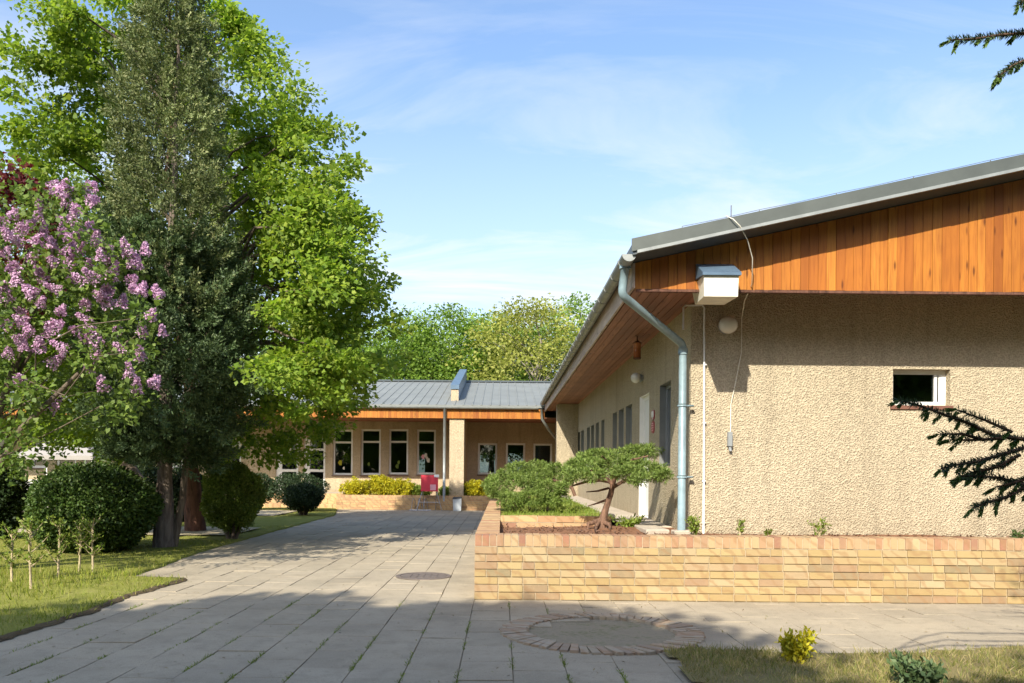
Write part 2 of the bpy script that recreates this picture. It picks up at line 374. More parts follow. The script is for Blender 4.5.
# leaves: one four-cornered blade each, all the blades of a plant in one mesh
def unit(a): return a / np.maximum(np.linalg.norm(a, axis=1, keepdims=True), 1e-9)
def blades(name, c, d, nrm, L, Wd, mat, parent=None, fold=.18, shape='leaf'):
    n = len(c); d = unit(d); side = unit(np.cross(d, nrm)); nn = np.cross(side, d)
    L = np.broadcast_to(L, (n,))[:, None]; Wd = np.broadcast_to(Wd, (n,))[:, None]
    v = np.empty((n, 4, 3), np.float32)
    if shape == 'leaf':
        v[:, 0] = c; v[:, 2] = c + d * L
        v[:, 1] = c + d * L * .45 + side * Wd * .5 + nn * fold * Wd
        v[:, 3] = c + d * L * .45 - side * Wd * .5 + nn * fold * Wd
    else:   # grass: broad base, narrow tip, leaning
        v[:, 0] = c - side * Wd * .5; v[:, 1] = c + side * Wd * .5
        v[:, 2] = c + d * L + side * Wd * .12 + nn * L * fold; v[:, 3] = c + d * L - side * Wd * .12 + nn * L * fold
    me = D.meshes.new(name)
    me.vertices.add(n * 4); me.vertices.foreach_set('co', v.ravel())
    me.loops.add(n * 4); me.loops.foreach_set('vertex_index', np.arange(n * 4, dtype=np.int32))
    me.polygons.add(n); me.polygons.foreach_set('loop_start', np.arange(0, n * 4, 4, dtype=np.int32))
    me.materials.append(mat); me.update(calc_edges=True)
    return link(name, me, parent)
def rdir(n): return unit(rng.normal(size=(n, 3)))
def clumps(centres, radii, per, shell=.55, flat=(1, 1, .6)):
    """points spread through leaf clumps, with the outward direction of each"""
    cs = np.repeat(np.asarray(centres, float), per, 0); rr = np.repeat(np.broadcast_to(radii, (len(centres),)), per)
    d = rdir(len(cs)); r = rng.random(len(cs)) ** shell
    return cs + d * (r * rr)[:, None] * np.asarray(flat), d

def broadleaf(name, parent, base, prof, centre, nclump, cr, per, leaf, mat, lumps=.28, shell=.5, flat=.5, droop=.25, inner=.35, ysc=1, keep=None):
    """crown inside a profile: prof = [(z, r)...], centre(z) -> x, y offsets"""
    zs = np.array([p[0] for p in prof]); rs = np.array([p[1] for p in prof])
    w = np.cumsum(np.interp(np.linspace(zs[0], zs[-1], 200), zs, rs)); w /= w[-1]
    z = np.interp(rng.random(nclump), w, np.linspace(zs[0], zs[-1], 200)); a = rng.random(nclump) * 2 * math.pi
    ph = rng.random(6) * 6.28
    lump = (1 + .11 * rng.normal(size=nclump)) * (1 + lumps * (np.sin(2 * a + z * .9 + ph[0]) * .5 + np.sin(5 * a - z * 1.7 + ph[1]) * .5 + np.sin(9 * a + z * 2.6 + ph[2]) * .35))
    rr = np.interp(z, zs, rs) * lump * (inner + (1 - inner) * rng.random(nclump) ** .38)
    cx = np.array([centre(q) for q in z])
    cen = np.stack([base[0] + cx[:, 0] + rr * np.cos(a), base[1] + cx[:, 1] + rr * ysc * np.sin(a), z - droop * rr * .3], 1)
    if keep is not None: kk = keep(cen); cen = cen[kk]; a = a[kk]; nclump = len(cen)
    crad = cr * (.6 + .8 * rng.random(nclump))
    p, d = clumps(cen, crad, per, .5, (1, 1, flat))
    n = len(p)
    out = np.repeat(np.stack([np.cos(a), np.sin(a), a * 0], 1), per, 0)
    dirs = unit(d * .7 + out * .5 + rng.normal(size=(n, 3)) * .5 + np.array([0, 0, -.12]))
    nrm = unit(np.array([-.2, -.35, .9]) + rng.normal(size=(n, 3)) * .6 + out * .2)
    s = leaf * (.45 + .95 * rng.random(n))
    return blades(name, p, dirs, nrm, s, s * (.6 + .5 * rng.random(n)), mat, parent), cen, crad
def limbs(mb, trunk_pts, cen, n, r0, rng_seed=1, wob=.25, rise=.15):
    """limbs from the trunk line to some of the clumps"""
    r2 = np.random.default_rng(rng_seed)
    idx = r2.choice(len(cen), min(n, len(cen)), False)
    T = [Vector(t) for t in trunk_pts]
    for i in idx:
        e = Vector(cen[i]); h = max(T[0].z + .3, e.z - (e - Vector((T[-1].x, T[-1].y, e.z))).length * (.55 + .5 * r2.random()))
        k = 0
        while k < len(T) - 2 and T[k + 1].z < h: k += 1
        f = min(max((h - T[k].z) / max(T[k + 1].z - T[k].z, 1e-3), 0), 1); s = T[k].lerp(T[k + 1], f)
        L = (e - s).length; pts = []
        for q in range(6):
            t = q / 5; p = s.lerp(e, t); p.z += math.sin(t * math.pi) * L * rise
            if 0 < q < 5: p += Vector(r2.normal(size=3)) * wob * L * .12
            pts.append(p)
        rr = r0 * min(1, L / 4)
        mb.tube(pts, [rr * (1 - .82 * q / 5) for q in range(6)], 6)
def trunk_line(b, top, n=7, wob=.12, seed=1):
    r2 = np.random.default_rng(seed); b = Vector(b); top = Vector(top); out = []
    for i in range(n):
        t = i / (n - 1); p = b.lerp(top, t)
        if 0 < i: p += Vector((r2.normal() * wob, r2.normal() * wob, 0)) * t
        out.append(p)
    return out
def flare(line, r, top=.12):
    n = len(line); return [r * (1.35 if i == 0 else 1) * (1 - (1 - top) * (i / (n - 1)) ** .9) for i in range(n)]

# ================================================================== SETTING
g = MB(); g.box(-350, 350, -350, 350, -.4, -.07)
struct(g.build('ground', M['far_ground']))

# key places
PX0, PY0, PH = -.27, 8.12, .66           # the raised bed: left face, front face, height
WX, WY = 2.265, 9.64                     # side wall and gable wall of the near building
FX, FY = 1.44, 8.79                      # eave board and gable boards
FARE, FARW = 26.9, 29.5                  # eave and wall of the far building
ring_c = G(601, 632); RING = .84

# paving: slabs with joints, one surface
E1 = [G(0, 640), G(60, 622), G(90, 612.5), G(122, 599), G(160, 588), G(187, 579.5)]
E2 = [G(150, 571), G(205, 551), G(262, 535), G(335, 515.5), G(338, 508)]
def lawn_edge(y):
    if y < E1[-1].y: return np.interp(y, [e.y for e in E1], [e.x for e in E1])
    return np.interp(y, [e.y for e in E2], [e.x for e in E2])
mb = MB(); jm = MB()
SW, SLN = .352, .50
i0 = -16
for i in range(i0, 26):
    x0 = PX0 + i * SW; off = (i % 2) * .25 + random.uniform(-.03, .03)
    for j in range(4, 56):
        y0 = j * SLN + off; xc, yc = x0 + SW / 2, y0 + SLN / 2
        if xc > 5.2 and yc < 5.3: pass
        if xc > PX0 + .1 and yc > PY0 + .2: continue
        if xc < lawn_edge(yc) - .12: continue
        if yc > 27.2: continue
        if (xc - ring_c.x) ** 2 + (yc - ring_c.y) ** 2 < (RING - .13) ** 2: continue
        if xc > 1.36 and yc < 5.5: continue
        gx, gy = random.uniform(.002, .0045), random.uniform(.001, .003)
        z = random.uniform(-.003, .003); t1, t2 = random.uniform(-.0025, .0025), random.uniform(-.0025, .0025)
        k = len(mb.v); mb.cbox(x0 + gx, x0 + SW - gx, y0 + gy, y0 + SLN - gy, -.05, z, .0025)
        for q in range(k, len(mb.v)):
            vx, vy, vz = mb.v[q]
            if vz > -.04: mb.v[q] = (vx, vy, vz + t1 * (1 if vx > xc else -1) + t2 * (1 if vy > yc else -1))
struct(mb.build('paving', M['paver']))
jm.quad((-8, 1.5, -.010), (9.5, 1.5, -.010), (9.5, 28.5, -.010), (-8, 28.5, -.010)); struct(jm.build('paving_bed', M['joint']))

# lawns
def sheet(name, xs, ys, z, mat, inside=None, amp=.015):
    mb = MB(); nx, ny = len(xs), len(ys); idx = {}
    for j, y in enumerate(ys):
        for i, x in enumerate(xs):
            h = z + amp * (math.sin(x * 2.1 + y) + math.sin(y * 3.3 - x * 1.3) + random.uniform(-.5, .5)); idx[i, j] = (x, y, h)
    vid = {}; 
    for j in range(ny - 1):
        for i in range(nx - 1):
            q = [(i, j), (i + 1, j), (i + 1, j + 1), (i, j + 1)]
            cx = sum(idx[a][0] for a in q) / 4; cy = sum(idx[a][1] for a in q) / 4
            if inside and not inside(cx, cy): continue
            for a in q:
                if a not in vid: vid[a] = len(mb.v); mb.v.append(idx[a])
            mb.f.append(tuple(vid[a] for a in q)); mb.mi.append(0)
    return struct(mb.build(name, mat, smooth=True))
mb = MB()
ys = list(np.arange(3.0, E1[-1].y, .12)) + [E1[-1].y] + list(np.arange(E1[-1].y + .05, 27, .25))
rows = []
for y in ys:
    xe = lawn_edge(y) + random.uniform(-.025, .025); row = []
    for t in (0, .0001, .004, .012, .03, .07, .14, .25, .4, .65, 1):
        x = xe - t * 20; zz = (-.03 if t == 0 else .02 + .02 * min(1, t * 60)) + (random.uniform(-.012, .012) if t > 0 else 0)
        row.append((x, y, zz))
    rows.append(row)
nr = len(rows[0])
for row in rows: mb.v.extend(row)
for j in range(len(rows) - 1):
    for i in range(nr - 1): mb.f.append((j * nr + i, j * nr + i + 1, (j + 1) * nr + i + 1, (j + 1) * nr + i)); mb.mi.append(0)
struct(mb.build('lawn', M['turf'], smooth=True))
mb = MB(); prev = None
for y in np.arange(3.5, E1[-1].y, .06):
    xe = lawn_edge(y) + random.uniform(-.02, .02); w = .022 + .02 * math.sin(y * 5) ** 2 + random.uniform(0, .015); cur = ((xe - .02, y, .03), (xe + .012, y, .024), (xe + w, y, .0065))
    if prev: mb.quad(prev[0], prev[1], cur[1], cur[0]); mb.quad(prev[1], prev[2], cur[2], cur[1])
    prev = cur
struct(mb.build('earth_edge', M['edge_soil']))
LX0, LY1 = 1.2, 5.72
def right_lawn(x, y):
    return y < LY1 + .12 * math.sin(x * 1.7) + .06 * x and x > LX0 - .02 * math.sin(y * 9) and (x - ring_c.x) ** 2 + (y - ring_c.y) ** 2 > (RING + .01) ** 2
sheet('lawn', np.arange(1.1, 9.2, .07), np.arange(2.0, 6.4, .07), .022, M['turf_dry'], right_lawn, .006)
# sandy paths in the left lawn
def band(name, y0, y1, x0, x1, mat, z):
    mb = MB(); n = 40; lo = []; hi = []
    for i in range(n + 1):
        x = x0 + (x1 - x0) * i / n; lo.append((x, y0 + .25 * math.sin(x * 1.3) + random.uniform(-.08, .08), z)); hi.append((x, y1 + .2 * math.sin(x * .9 + 1) + random.uniform(-.08, .08), z + .004))
    for i in range(n): mb.quad(lo[i], lo[i + 1], hi[i + 1], hi[i])
    return struct(mb.build(name, mat))
band('sandy_path', 15.3, 17.1, -14, -5.15, M['sand'], .062)
band('sandy_path', 22.0, 24.5, -18, -6.2, M['sand'], .062)

# grass blades
def grass(name, pts, hmin, hmax, w, mat, lean=.45):
    n = len(pts); d = np.stack([rng.normal(size=n) * lean, rng.normal(size=n) * lean, np.ones(n)], 1); nr_ = rdir(n); nr_[:, 2] *= .2
    h = hmin + (hmax - hmin) * rng.random(n) ** 1.6
    o = blades(name, pts, d, unit(nr_), h, w, mat, None, .12, 'grass'); o['kind'] = 'stuff'; return o
pts = []
yy = 5.0 + 13 * rng.random(90000) ** 1.7; xx = -rng.random(90000) * 11.0
xe = np.array([lawn_edge(y) for y in yy]); xx = xe + .04 * rng.normal(size=len(xe)) - np.abs(xx) * (.25 + .75 * (yy / 15))
keep = (xx > -14) & ~((yy > 15.2) & (yy < 17.2))
patch = np.sin(xx * 2.3 + yy * 1.1) + np.sin(xx * 1.1 - yy * 2.7) + rng.normal(size=len(xx)) * .8
keep &= patch > -.75
pts = np.stack([xx, yy, np.full(len(xx), .022)], 1)[keep]
grass('grass', pts, .02, .075, .009, M['grass'])
k = 2600; xx = lawn_edge(7) - .6 - rng.random(k) * 3.2; yy = 7.6 + rng.random(k) * 2.2
grass('grass', np.stack([xx, yy, xx * 0 + .02], 1), .06, .16, .010, M['grass'], .35)
xx = 1.1 + rng.random(46000) ** 1.1 * 5.4; yy = 3.9 + rng.random(46000) * 2.4
keep = np.array([right_lawn(a, b) for a, b in zip(xx, yy)]) & (np.sin(xx * 3.1 + yy * 4) + np.sin(xx * 6.3 - yy * 5) + rng.normal(size=len(xx)) > -1.0)
grass('grass', np.stack([xx, yy, xx * 0 + .018], 1)[keep], .02, .075, .006, M['drygrass'], .6)
# moss and grass in the joints of the near slabs
n = 11000; ii = rng.integers(-12, 4, n); xx = PX0 + ii * SW + rng.normal(size=n) * .006; yy = 4.6 + rng.random(n) ** 1.4 * 3.4
keep = (np.sin(yy * 3.1 + ii * 1.9) + np.sin(yy * 7.7 + ii * 4.1) > .2) & (xx > -3.7) & ~((xx > PX0 - .3) & (yy > PY0 - .2)) & ((xx - ring_c.x) ** 2 + (yy - ring_c.y) ** 2 > (RING + .05) ** 2) & ~((xx > 1.15) & (yy < 5.7))
grass('joint_grass', np.stack([xx, yy, xx * 0 - .008], 1)[keep], .012, .036, .006, M['herb'], .7)
n = 900; xx = -4 + 12 * rng.random(n); yy = 4.6 + 14 * rng.random(n) ** 1.5; keep = (xx > np.array([lawn_edge(y) for y in yy]) + .1) & ~((xx > PX0) & (yy > PY0)) & ~((xx > 1.15) & (yy < 5.9)); dl = rdir(n); dl[:, 2] = np.abs(dl[:, 2]) * .3
o = blades('leaf_litter', np.stack([xx, yy, xx * 0 + .007], 1)[keep], dl[keep], unit(rdir(n) * .4 + np.array([0, 0, 1.]))[keep], .012 + .025 * rng.random(int(keep.sum())), .014, M['litter']); o['kind'] = 'stuff'

# ================================================================== NEAR BUILDING
def grid_wall(mb, o, u, n, U0, U1, Z0, Z1, ops, depth, mi=0, rmi0=0, top=None):
    o, u, n = Vector(o), Vector(u), Vector(n)
    us = sorted({U0, U1, *[a for q in ops for a in q[:2]]}); zs = sorted({Z0, Z1, *[a for q in ops for a in q[2:4]]})
    pt = lambda a, z, d=0: tuple(o + u * a + n * d + Vector((0, 0, z)))
    for i in range(len(us) - 1):
        for j in range(len(zs) - 1):
            a, b, c, d = us[i], us[i + 1], zs[j], zs[j + 1]
            if any(q[0] <= (a + b) / 2 <= q[1] and q[2] <= (c + d) / 2 <= q[3] for q in ops): continue
            mb.quad(pt(a, c), pt(b, c), pt(b, d), pt(a, d), mi)
    for q_ in ops:
        a, b, c, d = q_[:4]; rmi = q_[4] if len(q_) > 4 else rmi0
        mb.quad(pt(a, c), pt(a, d), pt(a, d, -depth), pt(a, c, -depth), rmi); mb.quad(pt(b, d), pt(b, c), pt(b, c, -depth), pt(b, d, -depth), rmi)
        mb.quad(pt(a, d), pt(b, d), pt(b, d, -depth), pt(a, d, -depth), rmi); mb.quad(pt(b, c), pt(a, c), pt(a, c, -depth), pt(b, c, -depth), rmi)
def window(parent, o, u, n, op, rec, fw=.06, transoms=(), fmat='white', pmat='glass', sill='sill', so_=.05, name='window', mull=()):
    a, b, c, d = op; mb = MB(); d0, d1 = -rec - .06, -rec
    mb.obox(o, u, n, a, a + fw, d0, d1, c, d); mb.obox(o, u, n, b - fw, b, d0, d1, c, d)
    mb.obox(o, u, n, a + fw, b - fw, d0, d1, c, c + fw); mb.obox(o, u, n, a + fw, b - fw, d0, d1, d - fw, d)
    for t in transoms: mb.obox(o, u, n, a + fw, b - fw, d0, d1 - .004, t - fw * .5, t + fw * .5)
    for t in mull: mb.obox(o, u, n, t - fw * .5, t + fw * .5, d0, d1 - .006, c + fw, d - fw)
    w = mb.build(name, M[fmat], parent)
    q = MB(); q.obox(o, u, n, a + fw, b - fw, d0 + .02, d0 + .03, c + fw, d - fw); q.build('pane', M[pmat], w)
    if sill:
        q = MB(); q.obox(o, u, n, a - .03, b + .03, -rec, so_, c - .05, c - .004); q.build('sill', M[sill], w)
    return w
SL = .2245; APEX = 8.6
def zr(x): return 3.575 + SL * ((x if x <= APEX else 2 * APEX - x) - 1.38)
nb = thing('gable_building', (8.6, 9.64, 0), 'near beige roughcast building with orange timber gable and wide overhanging eave', 'building')
wp0, wp1 = P(893, 369, WY), P(950, 405.5, WY)
gw = (wp0.x, wp1.x, wp1.z, wp0.z)
mb = MB()
grid_wall(mb, (0, WY, 0), (1, 0, 0), (0, -1, 0), WX, 14.9, -.1, 3.60, [gw], .17)
# side wall, seen from the left, faces -x; u runs along +y
so0, su, sn = (WX, 0, 0), (0, 1, 0), (-1, 0, 0)
def side_op(p0, p1, z0, z1): return (WX / ray(p1, 430)[0], WX / ray(p0, 430)[0], z0, z1)
near_win = side_op(659.5, 670.5, 1.40, 2.56)
door = side_op(639.5, 649, .61, 2.55)
sw = [side_op(612.6, 616.9, 1.45, 2.52), side_op(618.6, 623.7, 1.45, 2.52), side_op(625.7, 631.8, 1.45, 2.52)]
fw_ = [side_op(*q, 1.45, 2.50) for q in ((601.2, 604.4), (595.7, 598.9), (591, 594.1), (586.9, 589.9), (581, 584), (577.9, 580.2))]
m2 = MB(); grid_wall(m2, so0, su, sn, WY, 29.6, -.1, 3.42, [near_win, door + (2,)] + sw + fw_, .13, 0, 1)
mb.v, mb.f, mb.mi = mb.v, mb.f, mb.mi
b0 = len(mb.v); mb.v += m2.v; mb.f += [tuple(b0 + i for i in q) for q in m2.f]; mb.mi += m2.mi
# dark room behind the openings, back and right walls
mb.quad((14.9, WY, -.1), (14.9, 40, -.1), (14.9, 40, 3.42), (14.9, WY, 3.42)); mb.quad((WX, 40, -.1), (14.9, 40, -.1), (14.9, 40, 3.42), (WX, 40, 3.42))
mb.build('wall', [M['stucco'], M['reveal'], M['white']], nb)
mb = MB(); mb.quad((WX + .01, WY + .18, .5), (14.8, WY + .18, .5), (14.8, 39.9, .5), (WX + .01, 39.9, .5)); mb.build('floor', M['plaster_in'], nb)
pm = MB(); pm.box(1.63, WX - .002, 23.9, 24.25, -.1, 3.345); pm.build('wing_wall', M['stucco'], nb)
window(nb, (0, WY, 0), (1, 0, 0), (0, -1, 0), gw, .10, .05, fmat='white', sill='brown', so_=.02, mull=(gw[1] - .075, gw[1] - .11))
window(nb, so0, su, sn, near_win, .09, .05, fmat='greyframe', pmat='shutter', sill=None)
for q in sw + fw_: window(nb, so0, su, sn, q, .09, .05, fmat='greyframe', pmat='shutter', sill=None)
dm = MB(); dm.obox(so0, su, sn, door[0] + .06, door[1] - .06, -.12, -.08, door[2] + .01, door[3] - .06); dd = dm.build('door', M['white'], nb)
q = MB()
for a, b, c, d in ((door[0], door[0] + .06, door[2], door[3]), (door[1] - .06, door[1], door[2], door[3]), (door[0] + .06, door[1] - .06, door[3] - .06, door[3])): q.obox(so0, su, sn, a, b, -.125, -.06, c, d)
q.build('door_frame', M['white'], dd)
q = MB(); q.obox(so0, su, sn, door[0] + .12, door[0] + .15, -.08, -.03, 1.55, 1.58); q.obox(so0, su, sn, door[0] + .12, door[0] + .26, -.035, -.015, 1.55, 1.575); q.build('handle', M['steel'], dd)
# gable boards
mb = MB(); x = FX
while x < 2 * APEX - FX:
    w = random.uniform(.088, .104); e = random.uniform(0, .008); y0 = FY - e; x1 = min(x + w - .004, 2 * APEX - FX)
    if x < APEX < x1: x1 = APEX
    zb = 3.325 + random.uniform(-.003, .003)
    mb.hexa([(x, y0, zb), (x1, y0, zb), (x1, FY + .025, zb), (x, FY + .025, zb), (x, y0, zr(x) + .02), (x1, y0, zr(x1) + .02), (x1, FY + .025, zr(x1) + .02), (x, FY + .025, zr(x) + .02)])
    x = x1 + .004
mb.build('gable_boards', M['fascia'], nb)
mb = MB(); mb.box(FX + .02, 15.7, FY - .012, FY + .04, 3.295, 3.322); mb.build('drip_strip', M['bark_red'], nb)
# soffit boards, running along the building
mb = MB(); x = FX + .03
while x < WX + .02:
    w = random.uniform(.098, .108); mb.box(x, x + w - .007, FY + .03, 26.7, 3.35 + random.uniform(0, .003), 3.375); x += w
y = FY + .03
while y < WY + .02:
    mb.box(WX + .06, 15.6, y, y + .098, 3.555 + random.uniform(0, .003), 3.575); y += .105
mb.box(WX + .025, WX + .055, FY + .03, WY - .003, 3.352, 3.555)
mb.build('soffit', M['soffit'], nb)
mb = MB(); mb.box(FX - .03, FX - .002, FY - .03, 26.75, 3.33, 3.60); mb.build('eave_board', M['eave_board'], nb)
# roof
def sbox(mb, x0, x1, y0, y1, o0, o1, mi=0):
    mb.hexa([(x0, y0, zr(x0) + o0), (x1, y0, zr(x1) + o0), (x1, y1, zr(x1) + o0), (x0, y1, zr(x0) + o0), (x0, y0, zr(x0) + o1), (x1, y0, zr(x1) + o1), (x1, y1, zr(x1) + o1), (x0, y1, zr(x0) + o1)], mi)
VY = 8.43
mb = MB(); sbox(mb, 1.36, APEX, VY, 40, .03, .16); sbox(mb, APEX + .001, 2 * APEX - 1.36, VY, 40, .03, .16)
roof = mb.build('roof', M['roof'], nb)
mb = MB()
for a, b in ((1.345, APEX), (APEX + .001, 2 * APEX - 1.345)): sbox(mb, a, b, VY - .02, VY - .002, .065, .20)
mb.build('verge_flashing', M['verge'], roof)
mb = MB()
for a, b in ((1.40, APEX), (APEX + .001, 2 * APEX - 1.4)): sbox(mb, a, b, VY - .045, VY + .05, .03, .062)
mb.build('verge_lip', M['zinc'], roof)
mb = MB(); pts = []
for k in range(9):
    x = 1.9 + k * .82; z = zr(x) + .16
    mb.tube([(x, VY + .10, z), (x, VY + .10, z + .085)], .005, 5); pts += [(x, VY + .10, z + .085), (x + .41, VY + .10, zr(x + .41) + .238)]
mb.tube(pts, .003, 5); mb.tube([(2.42, VY + .1, zr(2.4) + .16), (2.42, VY + .1, zr(2.4) + .36)], .006, 5); mb.build('lightning_wire', M['steel'], roof)
# gutter
def half_gutter(mb, a, b, r, n=10):
    a, b = Vector(a), Vector(b); t = (b - a).normalized(); sd = t.cross(Vector((0, 0, 1))).normalized(); vs = []; fs = []
    for e in (a, b):
        for rr in (r, r - .006):
            for k in range(n + 1):
                w = math.pi * k / n; vs.append(e + sd * math.cos(w) * rr - Vector((0, 0, 1)) * math.sin(w) * rr)
    m = n + 1
    for k in range(n):
        fs += [(k, k + 1, 2 * m + k + 1, 2 * m + k), (m + k + 1, m + k, 3 * m + k, 3 * m + k + 1), (k + 1, k, m + k, m + k + 1), (2 * m + k, 2 * m + k + 1, 3 * m + k + 1, 3 * m + k)]
    fs += [(0, 2 * m, 3 * m, m), (n, m + n, 3 * m + n, 2 * m + n)]
    mb.add(vs, fs)
GX, GZ = 1.325, 3.615
mb = MB(); half_gutter(mb, (GX, VY + .03, GZ), (GX, 26.85, GZ), .075)
vs = [(GX + .075 * math.cos(math.pi * k / 10), VY + .028, GZ - .075 * math.sin(math.pi * k / 10)) for k in range(11)]; mb.add(vs, [tuple(range(11))])
y = VY + .3
while y < 26.7:
    half_gutter(mb, (GX, y, GZ + .001), (GX, y + .03, GZ + .001), .082); y += .62
mb.build('gutter', M['zinc'], nb)
mb = MB(); p1 = Vector((1.30, 8.78, 3.24)); p2 = Vector((2.10, WY - .10, 2.86)); p3 = Vector((2.145, WY - .10, 2.78))
pts = fillet([(GX, 8.74, GZ - .06), (GX - .03, 8.76, 3.25), (2.145, WY - .10, 2.84), (2.145, WY - .10, .6)], .07)
mb.tube(pts, .046, 16)
for z in (2.1, 1.25): mb.tube([(2.145, WY - .10, z), (2.145, WY - .10, z + .03)], .058, 14); mb.box(2.14, 2.28, WY - .105, WY - .06, z, z + .02)
mb.tube([(2.145, WY - .10, 2.72), (2.145, WY - .10, 2.79)], .057, 14); mb.tube([(GX, 8.74, 3.53), (GX, 8.74, 3.60)], .062, 14)
mb.build('downpipe', M['pipe'], nb, True)
mb = MB(); mb.cbox(2.04, 2.25, WY - .21, WY - .01, .45, .625, .01); mb.build('gully_block', M['concrete'], nb)

# ================================================================== FAR BUILDING
fb = thing('long_building', (-8, FARW, 0), 'low far building with grey ribbed metal roof and tall white windows across the courtyard', 'building')
fo, fu, fn = (0, FARW, 0), (1, 0, 0), (0, -1, 0)
def fop(x0, y0, x1, y1):
    a, b = P(x0, y0, FARW), P(x1, y1, FARW); return (a.x, b.x, b.z, a.z)
tall = [fop(333, 429.5, 352.5, 475), fop(361, 429, 380.5, 475), fop(389, 429, 408, 474.5), fop(417, 429.5, 435.5, 474.5)]
low_ = [fop(478, 443, 497, 474.5), fop(506, 443, 525, 474.5), fop(533.5, 443.5, 552, 474.5)]
fdoors = [fop(276, 437.5, 298, 495), fop(304, 437.5, 325, 495)]
lefts = [fop(223, 440.5, 241, 466.5), fop(31, 436, 47, 468), fop(56, 436, 76, 470), fop(83, 436, 101, 468), fop(118, 438, 134, 468), fop(165, 439, 183, 468), fop(-8, 436, 12, 468)]
mb = MB(); grid_wall(mb, fo, fu, fn, -24, 6, -.1, 3.20, tall + low_ + fdoors + lefts, .16)
back = [(q[0] - .5, q[1] + .3, 1.2, 2.2) for q in low_[:2]] + [(-4.3, -3.6, 1.2, 2.3), (-6.9, -6.0, 1.2, 2.3)]
grid_wall(mb, (0, 37.5, 0), (1, 0, 0), (0, 1, 0), -24, 6, -.1, 3.2, back, .2)
mb.quad((-24, FARW, -.1), (-24, 37.5, -.1), (-24, 37.5, 3.2), (-24, FARW, 3.2))
mb.build('wall', M['far_stucco'], fb)
mb = MB(); mb.quad((-24, FARW + .17, .5), (6, FARW + .17, .5), (6, 37.4, .5), (-24, 37.4, .5)); mb.quad((-24, 33.5, .5), (-4.8, 33.5, .5), (-4.8, 33.5, 3.1), (-24, 33.5, 3.1)); mb.build('interior', M['plaster_in'], fb)
deco = [[(.3, .35, 'yellow'), (.55, .15, 'offwhite')], [(.35, .3, 'herb')], [(.5, .35, 'herb'), (.4, .2, 'herb')], [(.25, .55, 'pink'), (.55, .5, 'offwhite'), (.65, .42, 'offwhite'), (.45, .6, 'offwhite')]]
for q, dc in zip(tall, deco):
    w = window(fb, fo, fu, fn, q, .08, .07, transoms=(q[3] - .47,), so_=.06)
    for fx_, fz_, mm in dc:
        k = MB(); cxx = q[0] + .1 + fx_ * (q[1] - q[0] - .2); cz = q[2] + .1 + fz_ * 1.0; r = random.uniform(.05, .10)
        k.add([(cxx + r * math.cos(t * 1.047) * (1 if t % 2 else .6), FARW + .108, cz + r * 1.2 * math.sin(t * 1.047)) for t in range(6)] + [(cxx + r * math.cos(t * 1.047) * (1 if t % 2 else .6), FARW + .105, cz + r * 1.2 * math.sin(t * 1.047)) for t in range(6)],
              [tuple(range(6)), tuple(range(11, 5, -1))] + [(t, (t + 1) % 6, 6 + (t + 1) % 6, 6 + t) for t in range(6)])
        k.build('paper_decoration', M[mm], w)
for q in low_: window(fb, fo, fu, fn, q, .08, .07, so_=.06)
for q in lefts: window(fb, fo, fu, fn, q, .08, .09, so_=.06)
for q in fdoors:
    mbd = MB(); a, b, c, d = q; rec = .06
    mbd.obox(fo, fu, fn, a, a + .22, -rec - .06, -rec, c, d); mbd.obox(fo, fu, fn, b - .08, b, -rec - .06, -rec, c, d)
    for z0, z1 in ((c, c + .12), (c + .85, c + .95), (d - .48, d - .40), (d - .07, d)): mbd.obox(fo, fu, fn, a + .22, b - .08, -rec - .06, -rec - .002, z0, z1)
    w = mbd.build('door', M['white'], fb)
    k = MB(); k.obox(fo, fu, fn, a + .22, b - .08, -rec - .04, -rec - .03, c, d); k.build('pane', M['glass'], w)
# roof
FZ = 3.47; RY = 33.7
zf = lambda y: FZ + .08 + SL * ((y if y <= RY else 2 * RY - y) - FARE)
mb = MB()
for (x0, x1) in ((-25, 6.5),):
    for y0, y1 in ((FARE - .06, RY), (RY + .001, 2 * RY - FARE)):
        mb.hexa([(x0, y0, zf(y0) - .08), (x1, y0, zf(y0) - .08), (x1, y1, zf(y1) - .08), (x0, y1, zf(y1) - .08), (x0, y0, zf(y0)), (x1, y0, zf(y0)), (x1, y1, zf(y1)), (x0, y1, zf(y1))])
x = -24.8
while x < 6.4:
    mb.hexa([(x - .03, FARE - .07, zf(FARE - .07)), (x + .03, FARE - .07, zf(FARE - .07)), (x + .03, RY, zf(RY)), (x - .03, RY, zf(RY)), (x - .016, FARE - .07, zf(FARE) + .006), (x + .016, FARE - .07, zf(FARE) + .006), (x + .016, RY, zf(RY) + .018), (x - .016, RY, zf(RY) + .018)])
    x += .305
fr = mb.build('roof', M['roof_far'], fb)
mb = MB(); mb.hexa([(-25, RY - .2, zf(RY) - .01), (6.5, RY - .2, zf(RY) - .01), (6.5, RY + .2, zf(RY) - .01), (-25, RY + .2, zf(RY) - .01), (-25, RY - .05, zf(RY) + .07), (6.5, RY - .05, zf(RY) + .07), (6.5, RY + .05, zf(RY) + .07), (-25, RY + .05, zf(RY) + .07)]); mb.build('ridge_cap', M['verge'], fr)
mb = MB(); x = -24.9
while x < 1.35:
    mb.box(x, x + .088, FARE - .02 - random.uniform(0, .006), FARE + .02, 3.09, 3.41); x += .092
mb.build('eave_boards', M['fascia'], fb)
mb = MB(); y = FARE + .03
while y < FARW: mb.box(-24.9, 2.2, y, y + .1, 3.12 + random.uniform(0, .003), 3.14); y += .106
mb.build('soffit', M['soffit'], fb)
mb = MB(); half_gutter(mb, (1.2, FARE - .11, FZ), (-25, FARE - .11, FZ), .075)
x = -24.6
